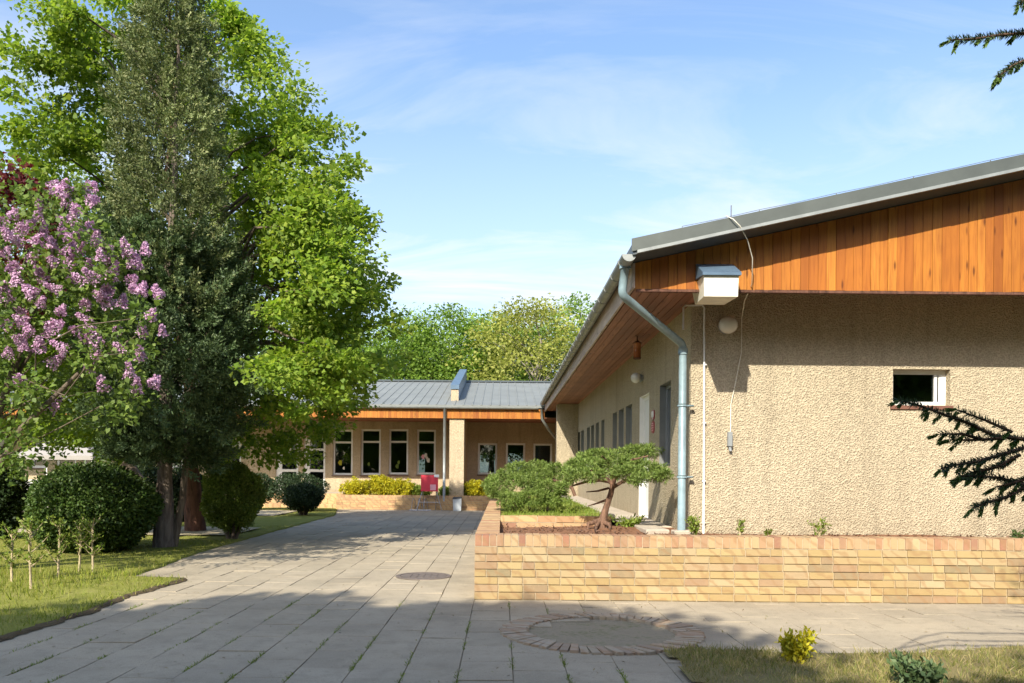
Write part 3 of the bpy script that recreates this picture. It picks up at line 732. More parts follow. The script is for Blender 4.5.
while x < 1.2: half_gutter(mb, (x + .03, FARE - .11, FZ + .001), (x, FARE - .11, FZ + .001), .083); x += .7
mb.build('gutter', M['zinc'], fb)
pp = P(444.5, 440, FARE - .1)
mb = MB(); mb.tube([(pp.x, FARE - .11, FZ - .05), (pp.x, FARE - .11, .3)], .05, 10); mb.build('downpipe', M['zinc'], fb, True)
a, b = P(541.5, 409, FARE - .12), P(557, 439, FARE + 1)
mb = MB(); mb.tube([a + Vector((0, 0, 0)), P(542, 419, FARE - .12), P(548, 429, FARE + .3), P(557, 440, FARE + 1.2), P(557, 444, FARE + 1.3), Vector((P(557, 444, FARE + 1.3).x, FARE + 1.3, .4))], .045, 10); mb.build('downpipe', M['zinc'], fb, True)
a, b = P(449.5, 420, FARE), P(463.5, 490, FARE)
mb = MB(); mb.box(a.x, b.x, FARE + .05, FARW - .002, -.1, 3.11); mb.build('pier', M['far_stucco'], fb)
# fire wall through the roof
x0, x1 = -1.80, -1.54; y0 = 27.9
mb = MB(); mb.hexa([(x0, y0, zf(y0) - .1), (x1, y0, zf(y0) - .1), (x1, RY, zf(RY) - .1), (x0, RY, zf(RY) - .1), (x0, y0, zf(y0) + .42), (x1, y0, zf(y0) + .42), (x1, RY, zf(RY) + .46), (x0, RY, zf(RY) + .46)])
fwl = mb.build('fire_wall', M['far_stucco'], fb)
mb = MB(); e = .02
mb.hexa([(x0 - e, y0 - .04, zf(y0) + .40), (x1 + e, y0 - .04, zf(y0) + .40), (x1 + e, RY + .1, zf(RY) + .44), (x0 - e, RY + .1, zf(RY) + .44), (x0 - e, y0 - .04, zf(y0) + .55), (x1 + e, y0 - .04, zf(y0) + .55), (x1 + e, RY + .1, zf(RY) + .55), (x0 - e, RY + .1, zf(RY) + .55)])
mb.hexa([(x1 + .003, y0, zf(y0) + .04), (x1 + .015, y0, zf(y0) + .04), (x1 + .015, RY, zf(RY) + .04), (x1 + .003, RY, zf(RY) + .04), (x1 + .003, y0, zf(y0) + .398), (x1 + .015, y0, zf(y0) + .398), (x1 + .015, RY, zf(RY) + .438), (x1 + .003, RY, zf(RY) + .438)])
mb.build('flashing', M['bluegrey'], fwl)
# porch floor before the doors
porch = MB(); porch.box(-10.2, P(337, 500, FARE).x - .03, 28.1, FARW - .003, -.1, .5); struct(porch.build('porch_floor', M['concrete']))
st = thing('entrance_steps', (-7.5, 27.4, 0), 'weathered brick steps rising to the white doors of the far building', 'steps')
for k, (y0, zt) in enumerate(((26.95, .17), (27.35, .335), (27.72, .50))):
    mb = MB(); x = P(258, 500, FARE).x
    while x < P(336, 500, FARE).x - .05:
        mb.cbox(x, x + .24, y0, (27.345, 27.715, 28.09)[k], 0 if k == 0 else -.05, zt, .01); x += .25
    mb.build('step', M['far_brick'], st)

# ================================================================== RAISED BEDS
bp = thing('brick_planter', (4, PY0, 0), 'long yellow brick raised bed with upright reddish coping bricks before the gable', 'planter')
def brick_face(mb, mort, o, u, n, L, Z0, courses, ch=.077, bl=.252, th=.10, seed=1):
    r2 = random.Random(seed); o, u, n = Vector(o), Vector(u), Vector(n)
    mort.obox(o, u, n, .001, L - .001, -th - .1, -.011, Z0 - .05, Z0 + courses * ch)
    for c in range(courses):
        a = -(c % 2) * bl * .5 - r2.uniform(0, .03); 
        while a < L:
            ln = bl if r2.random() > .16 else bl * .5
            a0, a1 = max(a, 0), min(a + ln - .010, L)
            if a1 - a0 > .02: mb.obox(o, u, n, a0, a1, -th, r2.uniform(-.002, .003), Z0 + c * ch + .009, Z0 + (c + 1) * ch - .001)
            a += ln
def coping(mb, mort, o, u, n, L, z0, z1, dep, bw=.074, seed=2):
    r2 = random.Random(seed); mort.obox(o, u, n, .002, L - .002, -dep + .006, -.006, z0, z1 - .010); a = 0
    while a < L - .02:
        w = min(bw, L - a); e = r2.uniform(-.003, .004); z = z1 + r2.uniform(-.004, .003)
        mb.obox(o, u, n, a + .004, a + w - .004, -dep, e, z0 + .009, z); a += bw
mbw, mbc, mo = MB(), MB(), MB()
RX = 9.5; CH = .077; ZC = 7 * CH
brick_face(mbw, mo, (PX0, PY0, 0), (1, 0, 0), (0, -1, 0), RX - PX0, 0, 7, CH, seed=3)
coping(mbc, mo, (PX0, PY0, 0), (1, 0, 0), (0, -1, 0), RX - PX0, ZC, PH, .25, seed=4)
# left wall: outer face looks to -x
LY = 26.62
brick_face(mbw, mo, (PX0, PY0 + .105, 0), (0, 1, 0), (-1, 0, 0), LY - PY0 - .11, 0, 7, CH, seed=5)
coping(mbc, mo, (PX0, PY0 + .256, 0), (0, 1, 0), (-1, 0, 0), LY - PY0 - .26, ZC, PH, .25, seed=6)
mbw.build('wall', M['brick'], bp); mbc.build('coping', M['coping'], bp); mo.build('mortar', M['mortar'], bp)
CY = 10.8; mbw, mbc, mo = MB(), MB(), MB()
brick_face(mbw, mo, (PX0 + .253, CY, 0), (1, 0, 0), (0, -1, 0), 1.50, .465, 2, CH, seed=8)
coping(mbc, mo, (PX0 + .253, CY, 0), (1, 0, 0), (0, -1, 0), 1.50, .62, .71, .12, .25, seed=9)
cw = mbw.build('cross_wall', M['coping'], bp); mbc.build('cross_wall_coping', M['far_brick'], cw); mo.build('mortar', M['mortar'], cw)
def bed(name, x0, x1, y0, y1, z, mat, n=30):
    return sheet(name, np.linspace(x0, x1, max(3, int((x1 - x0) / .09))), np.linspace(y0, y1, max(3, int((y1 - y0) / .12))), z, mat, None, .012)
bed('soil', PX0 + .2, RX, PY0 + .2, CY, .572, M['soil'])
bed('soil', PX0 + .2, 1.66, CY + .1, LY, .64, M['turf'])
sp_ = MB(); sp_.box(1.70, WX - .003, 12.1, 23.9, .3, .605); struct(sp_.build('side_path', M['concrete']))
kb = MB(); y = 12.0
while y < 23.8: kb.cbox(1.60, 1.70, y, min(y + .99, 23.8), .3, .68, .012); y += 1.0
struct(kb.build('kerb', M['concrete']))
db = MB(); db.cbox(1.74, 2.02, 9.62, 10.5, .35, .625, .012); db.cbox(1.60, WX - .004, 10.6, 12.08, .3, .60, .012); struct(db.build('door_step', M['concrete']))
# bark chips on the soil
n = 2600; xx = PX0 + .28 + rng.random(n) * 7; yy = PY0 + .28 + rng.random(n) ** 1.3 * 2.2
keep = (yy < WY - .02) | (xx < 1.6); cpt = np.stack([xx, yy, xx * 0 + .580 + rng.random(n) * .015], 1)[keep]; dd_ = rdir(len(cpt)); dd_[:, 2] *= .3
o = blades('bark_chips', cpt, dd_, unit(rdir(len(cpt)) * .5 + np.array([0, 0, 1.])), .03 + .04 * rng.random(len(cpt)), .022, M['bark_jun']); o['kind'] = 'stuff'
# far bed
fp = thing('brick_planter', (-2.5, FARE, 0), 'far low brick planter with yellow shrubs under the tall windows', 'planter')
mbw, mbc, mo = MB(), MB(), MB(); xa = P(337, 505, FARE).x; FPY = 26.75
brick_face(mbw, mo, (xa, FPY, 0), (1, 0, 0), (0, -1, 0), PX0 - xa - .01 + .25, 0, 5, .077, seed=11)
coping(mbc, mo, (xa, FPY, 0), (1, 0, 0), (0, -1, 0), PX0 - xa - .01 + .25, .385, .49, .25, seed=12)
brick_face(mbw, mo, (xa, FPY + .105, 0), (0, 1, 0), (-1, 0, 0), 2.6, 0, 5, .077, seed=13); coping(mbc, mo, (xa, FPY + .256, 0), (0, 1, 0), (-1, 0, 0), 2.45, .385, .49, .25, seed=14)
mbw.build('wall', M['far_brick'], fp); mbc.build('coping', M['far_brick'], fp); mo.build('mortar', M['mortar'], fp)
bed('soil', xa + .2, 1.6, FPY + .2, FARW - .01, .42, M['soil'])

# ================================================================== THINGS ON THE BUILDINGS
t = thing('extractor_box', (2.3, FY, 3.2), 'cream box housing with blue grey lid jutting from the orange gable boards', 'vent housing')
mb = MB(); mb.hexa([(2.13, 8.50, 3.185), (2.49, 8.50, 3.185), (2.50, 9.06, 3.215), (2.17, 9.06, 3.215), (2.125, 8.49, 3.41), (2.495, 8.49, 3.41), (2.495, 9.06, 3.41), (2.125, 9.06, 3.41)]); mb.build('housing', M['offwhite'], t)
mb = MB(); mb.hexa([(2.105, 8.46, 3.405), (2.515, 8.46, 3.405), (2.515, FY - .014, 3.43), (2.105, FY - .014, 3.43), (2.105, 8.46, 3.435), (2.515, 8.46, 3.435), (2.515, FY - .014, 3.60), (2.105, FY - .014, 3.60)]); mb.build('lid', M['bluegrey'], t)
def globe_lamp(c, n, r, label):
    t = thing('wall_lamp', c, label, 'lamp'); c = Vector(c); n = Vector(n)
    mb = MB(); mb.tube([c, c + n * .03], r * .62, 14); mb.tube([c + n * .03, c + n * .05], r * .8, 14); mb.build('base', M['greyframe'], t)
    mb = MB(); mb.sphere(c + n * (.05 + r * .75), (r, r, r) if abs(n.x) > .5 else (r, r * .8, r * .92), 20, 14); mb.build('globe', M['globe'], t, True); return t
globe_lamp(P(725, 327, WY), (0, -1, 0), .112, 'round white wall lamp on the gable under the box housing')
globe_lamp(on_side(643, 378, WX), (-1, 0, 0), .085, 'small round white lamp on the shaded side wall above the door')
c = P(637.2, 344, 12.0)
t = thing('hanging_lantern', (c.x, c.y, 3.35), 'small brown lantern hanging under the timber soffit', 'lantern')
mb = MB(); mb.tube([(c.x, c.y, 3.352), (c.x, c.y, 3.27)], .012, 6); mb.tube([(c.x, c.y, 3.28), (c.x, c.y, 3.25)], [.02, .075], 10); mb.build('cap', M['bark_red'], t)
mb = MB(); mb.tube([(c.x, c.y, 3.25), (c.x, c.y, 3.03)], .055, 10); mb.build('glass_body', M['amber'], t, True)
mb = MB(); mb.tube([(c.x, c.y, 3.03), (c.x, c.y, 3.01)], [.06, .05], 10); mb.build('bottom_ring', M['bark_red'], t)
# white conduit at the corner of the gable
a = [P(683, 330, 9.62), P(683, 308, 9.62), P(685, 305.5, 9.62), P(702, 305, 9.62), P(704.3, 308, 9.62), P(703.5, 521, 9.62)]
for q in a: q.y = 9.615
a[0].y = a[1].y = 9.60; a[-1].z = .57
mb = MB(); mb.tube(a, .012, 8)
for z in (2.6, 1.9, 1.2, .7): mb.box(a[-1].x - .02, a[-1].x + .02, 9.605, 9.638, z, z + .02)
tag(mb.build('cable_conduit', M['white'], None, True), 'thin white conduit bent like a hook beside the blue downpipe', 'conduit')
pts = [P(726, 216, VY), P(733, 219, VY - .06), P(740, 226, VY - .06), P(747.5, 240, 8.5), P(752.5, 258, 8.6), P(752, 284, 8.72), P(744.5, 301, 9.2), P(741.8, 318, 9.6), P(741.5, 352, 9.62), P(735.5, 383, 9.62), P(731, 404, 9.62), P(730.5, 432, 9.615)]
t = thing('hanging_cable', pts[0], 'thin loose cable dangling from the roof edge down the gable wall', 'cable')
mb = MB(); mb.tube(pts, .0055, 6); mb.build('cable', M['offwhite'], t, True)
mb = MB(); q = P(730, 432, 9.6); mb.box(q.x - .025, q.x + .025, 9.58, 9.637, q.z - .17, q.z); mb.tube([(q.x, 9.61, q.z - .17), (q.x + .01, 9.6, q.z - .23)], .018, 8); mb.build('plug', M['greyframe'], t)
# plaques by the door: white emblem on red above, red plate with white lines below
a = on_side(656.2, 404, WX); b = on_side(651, 423, WX); yc = (a.y + b.y) / 2
t = thing('school_plaque', (WX, yc, 2.0), 'small red plaque with white emblem on the shaded wall beside the door', 'plaque')
Xp = WX - .015
def plate(name, y0, y1, z0, z1, mat, x0, x1, n=24, power=3.0, parent=None):
    mb = MB(); cy, cz, ry, rz = (y0 + y1) / 2, (z0 + z1) / 2, (y1 - y0) / 2, (z1 - z0) / 2; vs = []
    for x in (x0, x1):
        for k in range(n):
            w = 2 * math.pi * k / n; cc, ss = math.cos(w), math.sin(w)
            vs.append((x, cy + ry * math.copysign(abs(cc) ** (2 / power), cc), cz + rz * math.copysign(abs(ss) ** (2 / power), ss)))
    mb.add(vs, [tuple(range(n)), tuple(range(2 * n - 1, n - 1, -1))] + [(k, (k + 1) % n, n + (k + 1) % n, n + k) for k in range(n)])
    return mb.build(name, mat, parent)
up = plate('emblem_plate', yc - .11, yc + .11, 2.10, 2.25, M['plaque_red'], Xp, WX - .001, 24, 4, t)
mb = MB(); cz = 2.175      # white bird with spread wings
eg = [(0, .09), (.025, .08), (.03, .055), (.075, .085), (.11, .06), (.115, 0), (.10, -.05), (.075, -.02), (.05, -.05), (.035, -.04), (.02, -.09), (0, -.10)]
out = eg + [(-x, z) for x, z in eg[-2:0:-1]]; n = len(out)
mb.add([(Xp - .004, yc + x * .8, cz + z * .72) for x, z in out] + [(Xp - .001, yc + x * .8, cz + z * .72) for x, z in out] + [(Xp - .004, yc, cz), ],
       [(k, (k + 1) % n, 2 * n) for k in range(n)] + [(k, (k + 1) % n, n + (k + 1) % n, n + k) for k in range(n)])
mb.build('emblem', M['white'], up)
lo_ = plate('name_plate', yc - .11, yc + .11, 1.90, 2.085, M['plaque_red'], Xp, WX - .001, 28, 2.6, t)
mb = MB()
for k, (w, z) in enumerate(((.06, 2.04), (.08, 2.01), (.085, 1.975), (.05, 1.94))):
    mb.box(Xp - .003, Xp - .0005, yc - w, yc + w, z, z + .013)
mb.build('lettering_lines', M['pink'], lo_)

# ================================================================== COURTYARD THINGS
c = G(423.5, 576.5)
t = thing('manhole_cover', c, 'round rusty manhole cover set in the sunlit paving', 'manhole cover')
mb = MB(); mb.tube([(c.x, c.y, -.02), (c.x, c.y, .010)], [.29, .285], 36)
for k in range(5):
    x = -.16 + .08 * k; mb.box(c.x + x - .012, c.x + x + .012, c.y - .17, c.y + .17, .0102, .014)
mb.build('cover', M['iron'], t)
mb = MB(); vs = []; n = 40
for rr, z in ((.345, .004), (.340, .012), (.292, .012), (.292, -.01)):
    for k in range(n): vs.append((c.x + rr * math.cos(6.2832 * k / n), c.y + rr * math.sin(6.2832 * k / n), z))
mb.add(vs, [(i * n + k, i * n + (k + 1) % n, (i + 1) * n + (k + 1) % n, (i + 1) * n + k) for i in range(3) for k in range(n)]); mb.build('rim', M['iron'], t)
# ring of bricks round the filled tree pit
t = thing('brick_ring', ring_c, 'ring of radially laid bricks round an empty tree pit in the paving', 'tree pit')
mb = MB(); n = 62
for k in range(n):
    w = 2 * math.pi * k / n; skew = w + .35; ca, sa = math.cos(w), math.sin(w); r0 = RING - .235 + random.uniform(-.008, .008); zz = .016 + random.uniform(-.005, .005)
    d = Vector((math.cos(skew), math.sin(skew), 0)); s_ = Vector((-d.y, d.x, 0)); o = Vector((ring_c.x + ca * r0, ring_c.y + sa * r0, 0)); L = .225; hw = .027
    p = [o - s_ * hw, o + d * L - s_ * (hw + .004), o + d * L + s_ * (hw + .004), o + s_ * hw]
    mb.hexa([(q.x, q.y, -.06) for q in p] + [(q.x, q.y, zz) for q in p])
mb.build('bricks', M['pit_brick'], t)
mb = MB(); vs = []; m = 44; rg = RING - .17
for b in range(m + 1):
    for a in range(m + 1):
        x, y = -1 + 2 * a / m, -1 + 2 * b / m; r = math.hypot(x, y); q = max(abs(x), abs(y)) / r if r else 1
        vs.append((ring_c.x + x * q * rg, ring_c.y + y * q * rg, -.022 + .006 * math.sin(x * 7 + y * 3) + random.uniform(-.004, .004)))
mb.add(vs, [(b * (m + 1) + a, b * (m + 1) + a + 1, (b + 1) * (m + 1) + a + 1, (b + 1) * (m + 1) + a) for b in range(m) for a in range(m)]); mb.build('gravel_fill', M['gravel'], t, True)
# red board on a folding stand
y = 26.45; a, b = P(421, 475, y), P(438, 491.5, y); y2 = y + .05
t = thing('notice_board', ((a.x + b.x) / 2, y, 0), 'red board on a folding metal stand before the far planter', 'board')
mb = MB(); mb.box(a.x, b.x, y, y + .025, b.z, a.z); pn = mb.build('panel', M['red'], t)
mb = MB(); mb.box(b.x - .26, b.x - .07, y - .006, y - .001, b.z + .04, b.z + .23); mb.build('white_square', M['pink'], pn)
mb = MB(); mb.box(b.x - .13, b.x + .03, y - .01, y - .001, a.z - .07, a.z + .02); mb.build('white_label', M['white'], pn)
mb = MB()
for x0, x1 in ((a.x + .03, a.x - .12), (b.x - .03, b.x + .14)):
    mb.tube([(x0, y + .035, a.z), (x0, y + .035, b.z - .05), (x1, y - .12, 0)], .014, 6); mb.tube([(x0, y + .04, a.z - .2), (x0 + (x0 - x1) * .4, y + .22, 0)], .014, 6)
mb.tube([(a.x - .05, y - .05, .28), (b.x + .06, y - .05, .28)], .010, 6); mb.build('stand', M['steel'], t)
y = 26.5; a, b = G(414, 510.5), G(428, 510.5); x0 = P(412, 500, y).x
t = thing('bicycle_rack', (x0, y, 0), 'thin bare steel bicycle rack left of the red board', 'bicycle rack')
mb = MB()
for k in range(3):
    x = x0 + .2 * k; mb.tube([(x, y - .15, 0), (x + .02, y - .08, .33), (x + .05, y, .40), (x + .09, y + .06, .33), (x + .12, y + .12, 0)], .011, 6)
mb.build('hoops', M['steel'], t)
mb = MB(); mb.tube([(x0 - .08, y - .15, .015), (x0 + .62, y - .15, .015)], .013, 6); mb.tube([(x0 - .08, y + .12, .015), (x0 + .62, y + .12, .015)], .013, 6); mb.build('rails', M['steel'], t)
a, b = P(453, 498, 26.5), P(461.5, 511, 26.5)
t = thing('litter_bin', ((a.x + b.x) / 2, 26.5, 0), 'pale grey litter bin with dark lid against the far planter', 'bin')
mb = MB(); mb.hexa([(a.x + .02, 26.36, 0), (b.x - .01, 26.36, 0), (b.x - .01, 26.6, 0), (a.x + .02, 26.6, 0), (a.x, 26.34, .40), (b.x, 26.34, .43), (b.x, 26.62, .43), (a.x, 26.62, .40)]); mb.build('body', M['grey_bin'], t)
mb = MB(); mb.hexa([(a.x - .015, 26.32, .402), (b.x + .015, 26.32, .432), (b.x + .015, 26.64, .432), (a.x - .015, 26.64, .402), (a.x + .01, 26.36, .45), (b.x - .02, 26.36, .475), (b.x - .02, 26.6, .475), (a.x + .01, 26.6, .45)]); mb.build('lid', M['black'], t)
# white canopy and cabinet among the bushes
y = 25.0; a, b = P(30, 455, y), P(108, 441, y); cx, hw = (a.x + b.x) / 2, (b.x - a.x) / 2; z0, z1 = a.z - .02, b.z + .10
t = thing('garden_canopy', (cx, y, 0), 'white hipped canvas canopy behind the big round bush', 'canopy')
mb = MB(); e = .9
base = [(cx - hw, y - e, z0), (cx + hw, y - e, z0), (cx + hw, y + e, z0), (cx - hw, y + e, z0)]; rd = [(cx - hw * .25, y, z1), (cx + hw * .25, y, z1)]
mb.add(base + rd, [(0, 1, 5, 4), (1, 2, 5), (2, 3, 4, 5), (3, 0, 4)])
vb = [(x, yy, z - .13) for x, yy, z in base]; mb.add(base + vb, [(k, (k + 1) % 4, 4 + (k + 1) % 4, 4 + k) for k in range(4)]); mb.build('canvas', M['canvas'], t)
for x, yy in ((cx - hw + .05, y - e + .05), (cx + hw - .05, y - e + .05), (cx + hw - .05, y + e - .05), (cx - hw + .05, y + e - .05)):
    mb = MB(); mb.tube([(x, yy, .03), (x, yy, z0)], .022, 8); mb.build('post', M['white'], t)
y = 24.6; a, b = P(25, 481, y), P(49, 512, y)
t = thing('garden_cabinet', ((a.x + b.x) / 2, y, 0), 'white panelled cabinet standing left of the big round bush', 'cabinet')
mb = MB(); mb.box(a.x, b.x, y, y + .5, .03, a.z); cbn = mb.build('carcass', M['white'], t)
mb = MB(); mb.box(a.x + .06, b.x - .06, y - .02, y - .001, .12, a.z - .08); dr_ = mb.build('door', M['white'], t)
mb = MB(); mb.box(b.x - .14, b.x - .11, y - .05, y - .021, .5, .62); mb.build('handle', M['steel'], dr_)
mb = MB(); mb.box(a.x - .04, b.x + .04, y - .05, y + .53, a.z + .001, a.z + .04); mb.build('top', M['white'], t)

# ================================================================== TREES AND PLANTS
jb = G(164, 549.5); jb.z = 0
# the big maple
mbase = G(193, 523); mbase.z = 0
mbase = Vector((P(196, 500, 16.2).x, 16.2, 0))
t = thing('maple_tree', mbase, 'tall broad bright green maple spreading over the far building', 'tree')
prof = [(1.7, 2.5), (2.5, 3.5), (3.75, 3.55), (5.1, 3.35), (6.0, 3.2), (7.9, 2.62), (9.6, 1.8), (10.3, .5)]
cfun = lambda z: (np.interp(z, [1.9, 2.8, 4.2, 6.0, 7.9, 9.6], [1.1, 1.0, .6, .3, -.02, -.05]), -1.9)
cr0, cen, _ = broadleaf('crown', t, mbase, prof, cfun, 1200, .42, 190, .086, M['maple'], .15, inner=.38, flat=.5, ysc=.78, keep=lambda c: (np.hypot(c[:, 0] - jb.x, c[:, 1] - jb.y) > 1.55) & ((c[:, 2] < 5.6) | (c[:, 0] > np.interp(c[:, 2], [5.6, 7.5, 9.6], [-8.5, -8.35, -7.6]))) & (c[:, 0] < np.interp(c[:, 2], [1.7, 2.5, 3.2, 4.2, 6.0, 7.95, 9.7], [-3.6, -2.9, -2.0, -1.9, -2.25, -3.25, -4.3])) & ~((np.abs(c[:, 0] - jb.x) < 1.9) & (c[:, 1] < 13.4)))
line = trunk_line(mbase, (mbase.x + .1, mbase.y - 1.9, 9.6), 8, .12, 4)
mb = MB(); mb.tube(line, flare(line, .16, .12), 12); mb.build('trunk', M['bark_red'], t, True)
mb = MB(); limbs(mb, line[2:], cen, 80, .06, 2); mb.build('limbs', M['bark'], t, True)

# tall columnar juniper in front of it
jb = G(164, 549.5); jb.z = 0
t = thing('columnar_conifer', jb, 'tall narrow grey green conifer with bare pale upper trunk before the maple', 'tree')
jp = [(1.45, .75), (2.0, 1.12), (2.6, 1.22), (4, 1.06), (5.6, .88), (7.2, .66), (8.4, .43), (9.4, .16)]
def sprays(name, parent, base, zr0, zr1, nc, cr, per, L, Wd, mat, gap=0, up=.55, seed=3):
    zs = np.array([p[0] for p in jp]); rs = np.array([p[1] for p in jp])
    z = zr0 + (zr1 - zr0) * rng.random(nc); a = rng.random(nc) * 6.2832
    rr = np.interp(z, zs, rs) * (.3 + .65 * rng.random(nc) ** .5) * (1 + .25 * np.sin(3 * a + z * 2.3) * np.sin(z * 4.1 + a))
    cen = np.stack([base.x + .05 + rr * np.cos(a), base.y + rr * np.sin(a), z], 1)
    ax = unit(np.stack([np.cos(a), np.sin(a), up + .5 * rng.normal(size=nc)], 1) + rng.normal(size=(nc, 3)) * .25)
    ln = cr * (1.1 + 1.4 * rng.random(nc)); tt = rng.random(nc * per); A = np.repeat(ax, per, 0)
    lat = rdir(nc * per); lat -= A * np.sum(lat * A, 1, keepdims=True); lat = unit(lat)
    p = np.repeat(cen, per, 0) + A * (tt * np.repeat(ln, per))[:, None] + lat * ((1 - .8 * tt) * cr * .42 * rng.random(nc * per) ** .6)[:, None]; n = len(p)
    dirs = unit(A * .8 + lat * .75 + rng.normal(size=(n, 3)) * .3)
    s = .6 + .8 * rng.random(n)
    return blades(name, p, dirs, unit(rng.normal(size=(n, 3))), L * s, Wd * s, mat, parent), cen
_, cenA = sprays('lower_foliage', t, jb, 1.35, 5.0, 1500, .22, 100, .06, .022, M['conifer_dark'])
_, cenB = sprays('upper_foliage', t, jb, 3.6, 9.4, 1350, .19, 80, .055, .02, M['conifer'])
line = trunk_line(jb, (jb.x + .12, jb.y, 9.2), 9, .05, 8)
mb = MB(); mb.tube(line, flare(line, .135, .10), 12)
mb.build('trunk', M['bark_con'], t, True)
mb = MB(); l2 = [jb + Vector((.12, .05, 0)), jb + Vector((.28, .02, .8)), jb + Vector((.36, 0, 1.6)), jb + Vector((.32, 0, 2.6))]; mb.tube(l2, [.075, .06, .05, .03], 8); mb.build('side_stem', M['bark'], t, True)
mb = MB(); limbs(mb, line[1:], cenB, 70, .022, 5, .2, .02); limbs(mb, line[1:], cenA, 30, .03, 6, .2, .02); mb.build('branches', M['bark_pale'], t, True)

# lilac
lb = Vector((-6.75, 9.6, 0))
t = thing('lilac_bush', lb, 'tall lilac bush covered in pink mauve blossom at the left edge', 'bush')
yl = 9.6
lc = []; lr = []
for _ in range(230):
    px, py = random.uniform(-70, 158), random.uniform(190, 470)
    lim = np.interp(py, [180, 230, 300, 380, 420, 470], [95, 125, 158, 160, 130, 60])
    if px > lim - 12: continue
    if py > 430 and px > 25 and random.random() < .7: continue
    q = P(px, py, yl + random.gauss(0, .55)); lc.append(tuple(q)); lr.append(random.uniform(.16, .30))
lc = np.array(lc); p, d = clumps(lc, np.array(lr), 58, .6, (1, 1, .9)); n = len(p)
s = .055 * (.7 + .7 * rng.random(n)); blades('foliage', p, unit(d + rng.normal(size=(n, 3)) * .6 + np.array([0, 0, -.2])), unit(rng.normal(size=(n, 3)) * .6 + np.array([0, -.3, 1])), s * 1.15, s * .9, M['lilacleaf'], t)
mb = MB(); l0 = [lb, lb + Vector((.3, .05, 1.0)), lb + Vector((.75, 0, 2.1)), lb + Vector((1.2, 0, 3.4)), lb + Vector((1.5, 0, 4.5))]
mb.tube(l0, [.07, .055, .045, .03, .012], 8)
for k in range(5):
    e = Vector(lc[random.randrange(len(lc))]); s0 = lb + Vector((random.uniform(-.2, .2), random.uniform(-.2, .2), 0)); m_ = s0.lerp(e, .5) + Vector((-.15, 0, .35)); mb.tube([s0, s0.lerp(m_, .5), m_, m_.lerp(e, .5) + Vector((0, 0, .1)), e], [.05, .045, .035, .025, .01], 7)
limbs(mb, l0, lc, 46, .022, 3, .35, .08); mb.build('stems', M['bark'], t, True)
# three shapes of flower panicle, repeated
fm = []
for k in range(3):
    hh = (.17, .14, .20)[k]; n = 230; tt = rng.random(n) ** 1.2; a = rng.random(n) * 6.2832; rad = (.07, .075, .07)[k] * (1 - tt * .75) * (.65 + .5 * rng.random(n))
    c_ = np.stack([rad * np.cos(a), rad * np.sin(a), tt * hh], 1); dn = unit(np.stack([np.cos(a), np.sin(a), .5 + 0 * a], 1) + rng.normal(size=(n, 3)) * .3)
    o = blades('flower_cluster', c_, unit(rng.normal(size=(n, 3))), dn, .024, .024, M['flower'], None, .1); fm.append(o.data); D.objects.remove(o)
spots = [(48, 185), (42, 202), (60, 190), (72, 188), (78, 205), (66, 200), (90, 182), (88, 195), (38, 212), (58, 215), (70, 235), (78, 248), (66, 250), (52, 243), (96, 238), (100, 255), (55, 258), (70, 262), (105, 255), (112, 245), (130, 250), (146, 249), (135, 262), (112, 272), (130, 275), (134, 284), (95, 290), (85, 278), (70, 275), (60, 285), (45, 275), (35, 290), (98, 275), (110, 300), (140, 288), (160, 291), (122, 302), (10, 232), (22, 238), (5, 250), (14, 262), (2, 218), (30, 255), (18, 280), (8, 295), (26, 308), (5, 320), (14, 335), (40, 300), (85, 300), (90, 318), (78, 325), (93, 330), (98, 340), (82, 335), (60, 308), (52, 322), (45, 330), (24, 345), (8, 350), (40, 345), (118, 325), (142, 328), (163, 330), (160, 290), (130, 372), (95, 352), (20, 375), (50, 360), (125, 345), (12, 212), (20, 225), (28, 220), (88, 228), (75, 220), (64, 228), (108, 285), (90, 262), (150, 312), (152, 380), (136, 388), (104, 384), (92, 362), (66, 345), (30, 328), (15, 316), (48, 405), (140, 352), (34, 240), (44, 228)]
for k, (px, py) in enumerate(spots[:96]):
    o = link('flower_cluster', fm[k % 3], None); q = P(px, py + 6, yl - .55 + random.uniform(-.1, .35))
    o.parent = t; o.matrix_parent_inverse = Matrix.Translation(-t.location); o.location = q
    o.rotation_euler = (random.uniform(-1.1, 1.1), random.uniform(-1.1, 1.1), random.uniform(0, 6)); sc = random.uniform(.8, 1.25); o.scale = (sc, sc, sc)

# purple-leaved tree peeping behind the lilac
pb = Vector((P(4, 215, 11.6).x - .3, 11.6, 0))
t = thing('plum_tree', pb, 'small dark red leaved tree behind the lilac at the left edge', 'tree')
_, cen, _ = broadleaf('crown', t, pb, [(3.3, .5), (4.1, .85), (4.9, .8), (5.4, .4), (5.7, .1)], lambda z: (.3, 0), 70, .26, 90, .07, M['redleaf'])
line = trunk_line(pb, pb + Vector((.3, 0, 5.2)), 6, .1, 3); mb = MB(); mb.tube(line, flare(line, .10), 9); limbs(mb, line[2:], cen, 24, .03, 4); mb.build('trunk', M['bark'], t, True)
# birch, far left
bb = Vector((-20.5, 36, 0))
t = thing('birch_tree', bb, 'pale thin birch far behind the lilac against the sky', 'tree')
_, cen, _ = broadleaf('crown', t, bb, [(7, 1.6), (10, 2.4), (13.5, 1.9), (16, 1.0), (17.3, .2)], lambda z: (0, 0), 150, .6, 46, .13, M['birchleaf'], .35, droop=.6)
line = trunk_line(bb, bb + Vector((.3, 0, 16.8)), 8, .15, 3); mb = MB(); mb.tube(line, flare(line, .17), 9); limbs(mb, line[2:], cen, 60, .04, 4); mb.build('trunk', M['bark_pale'], t, True)

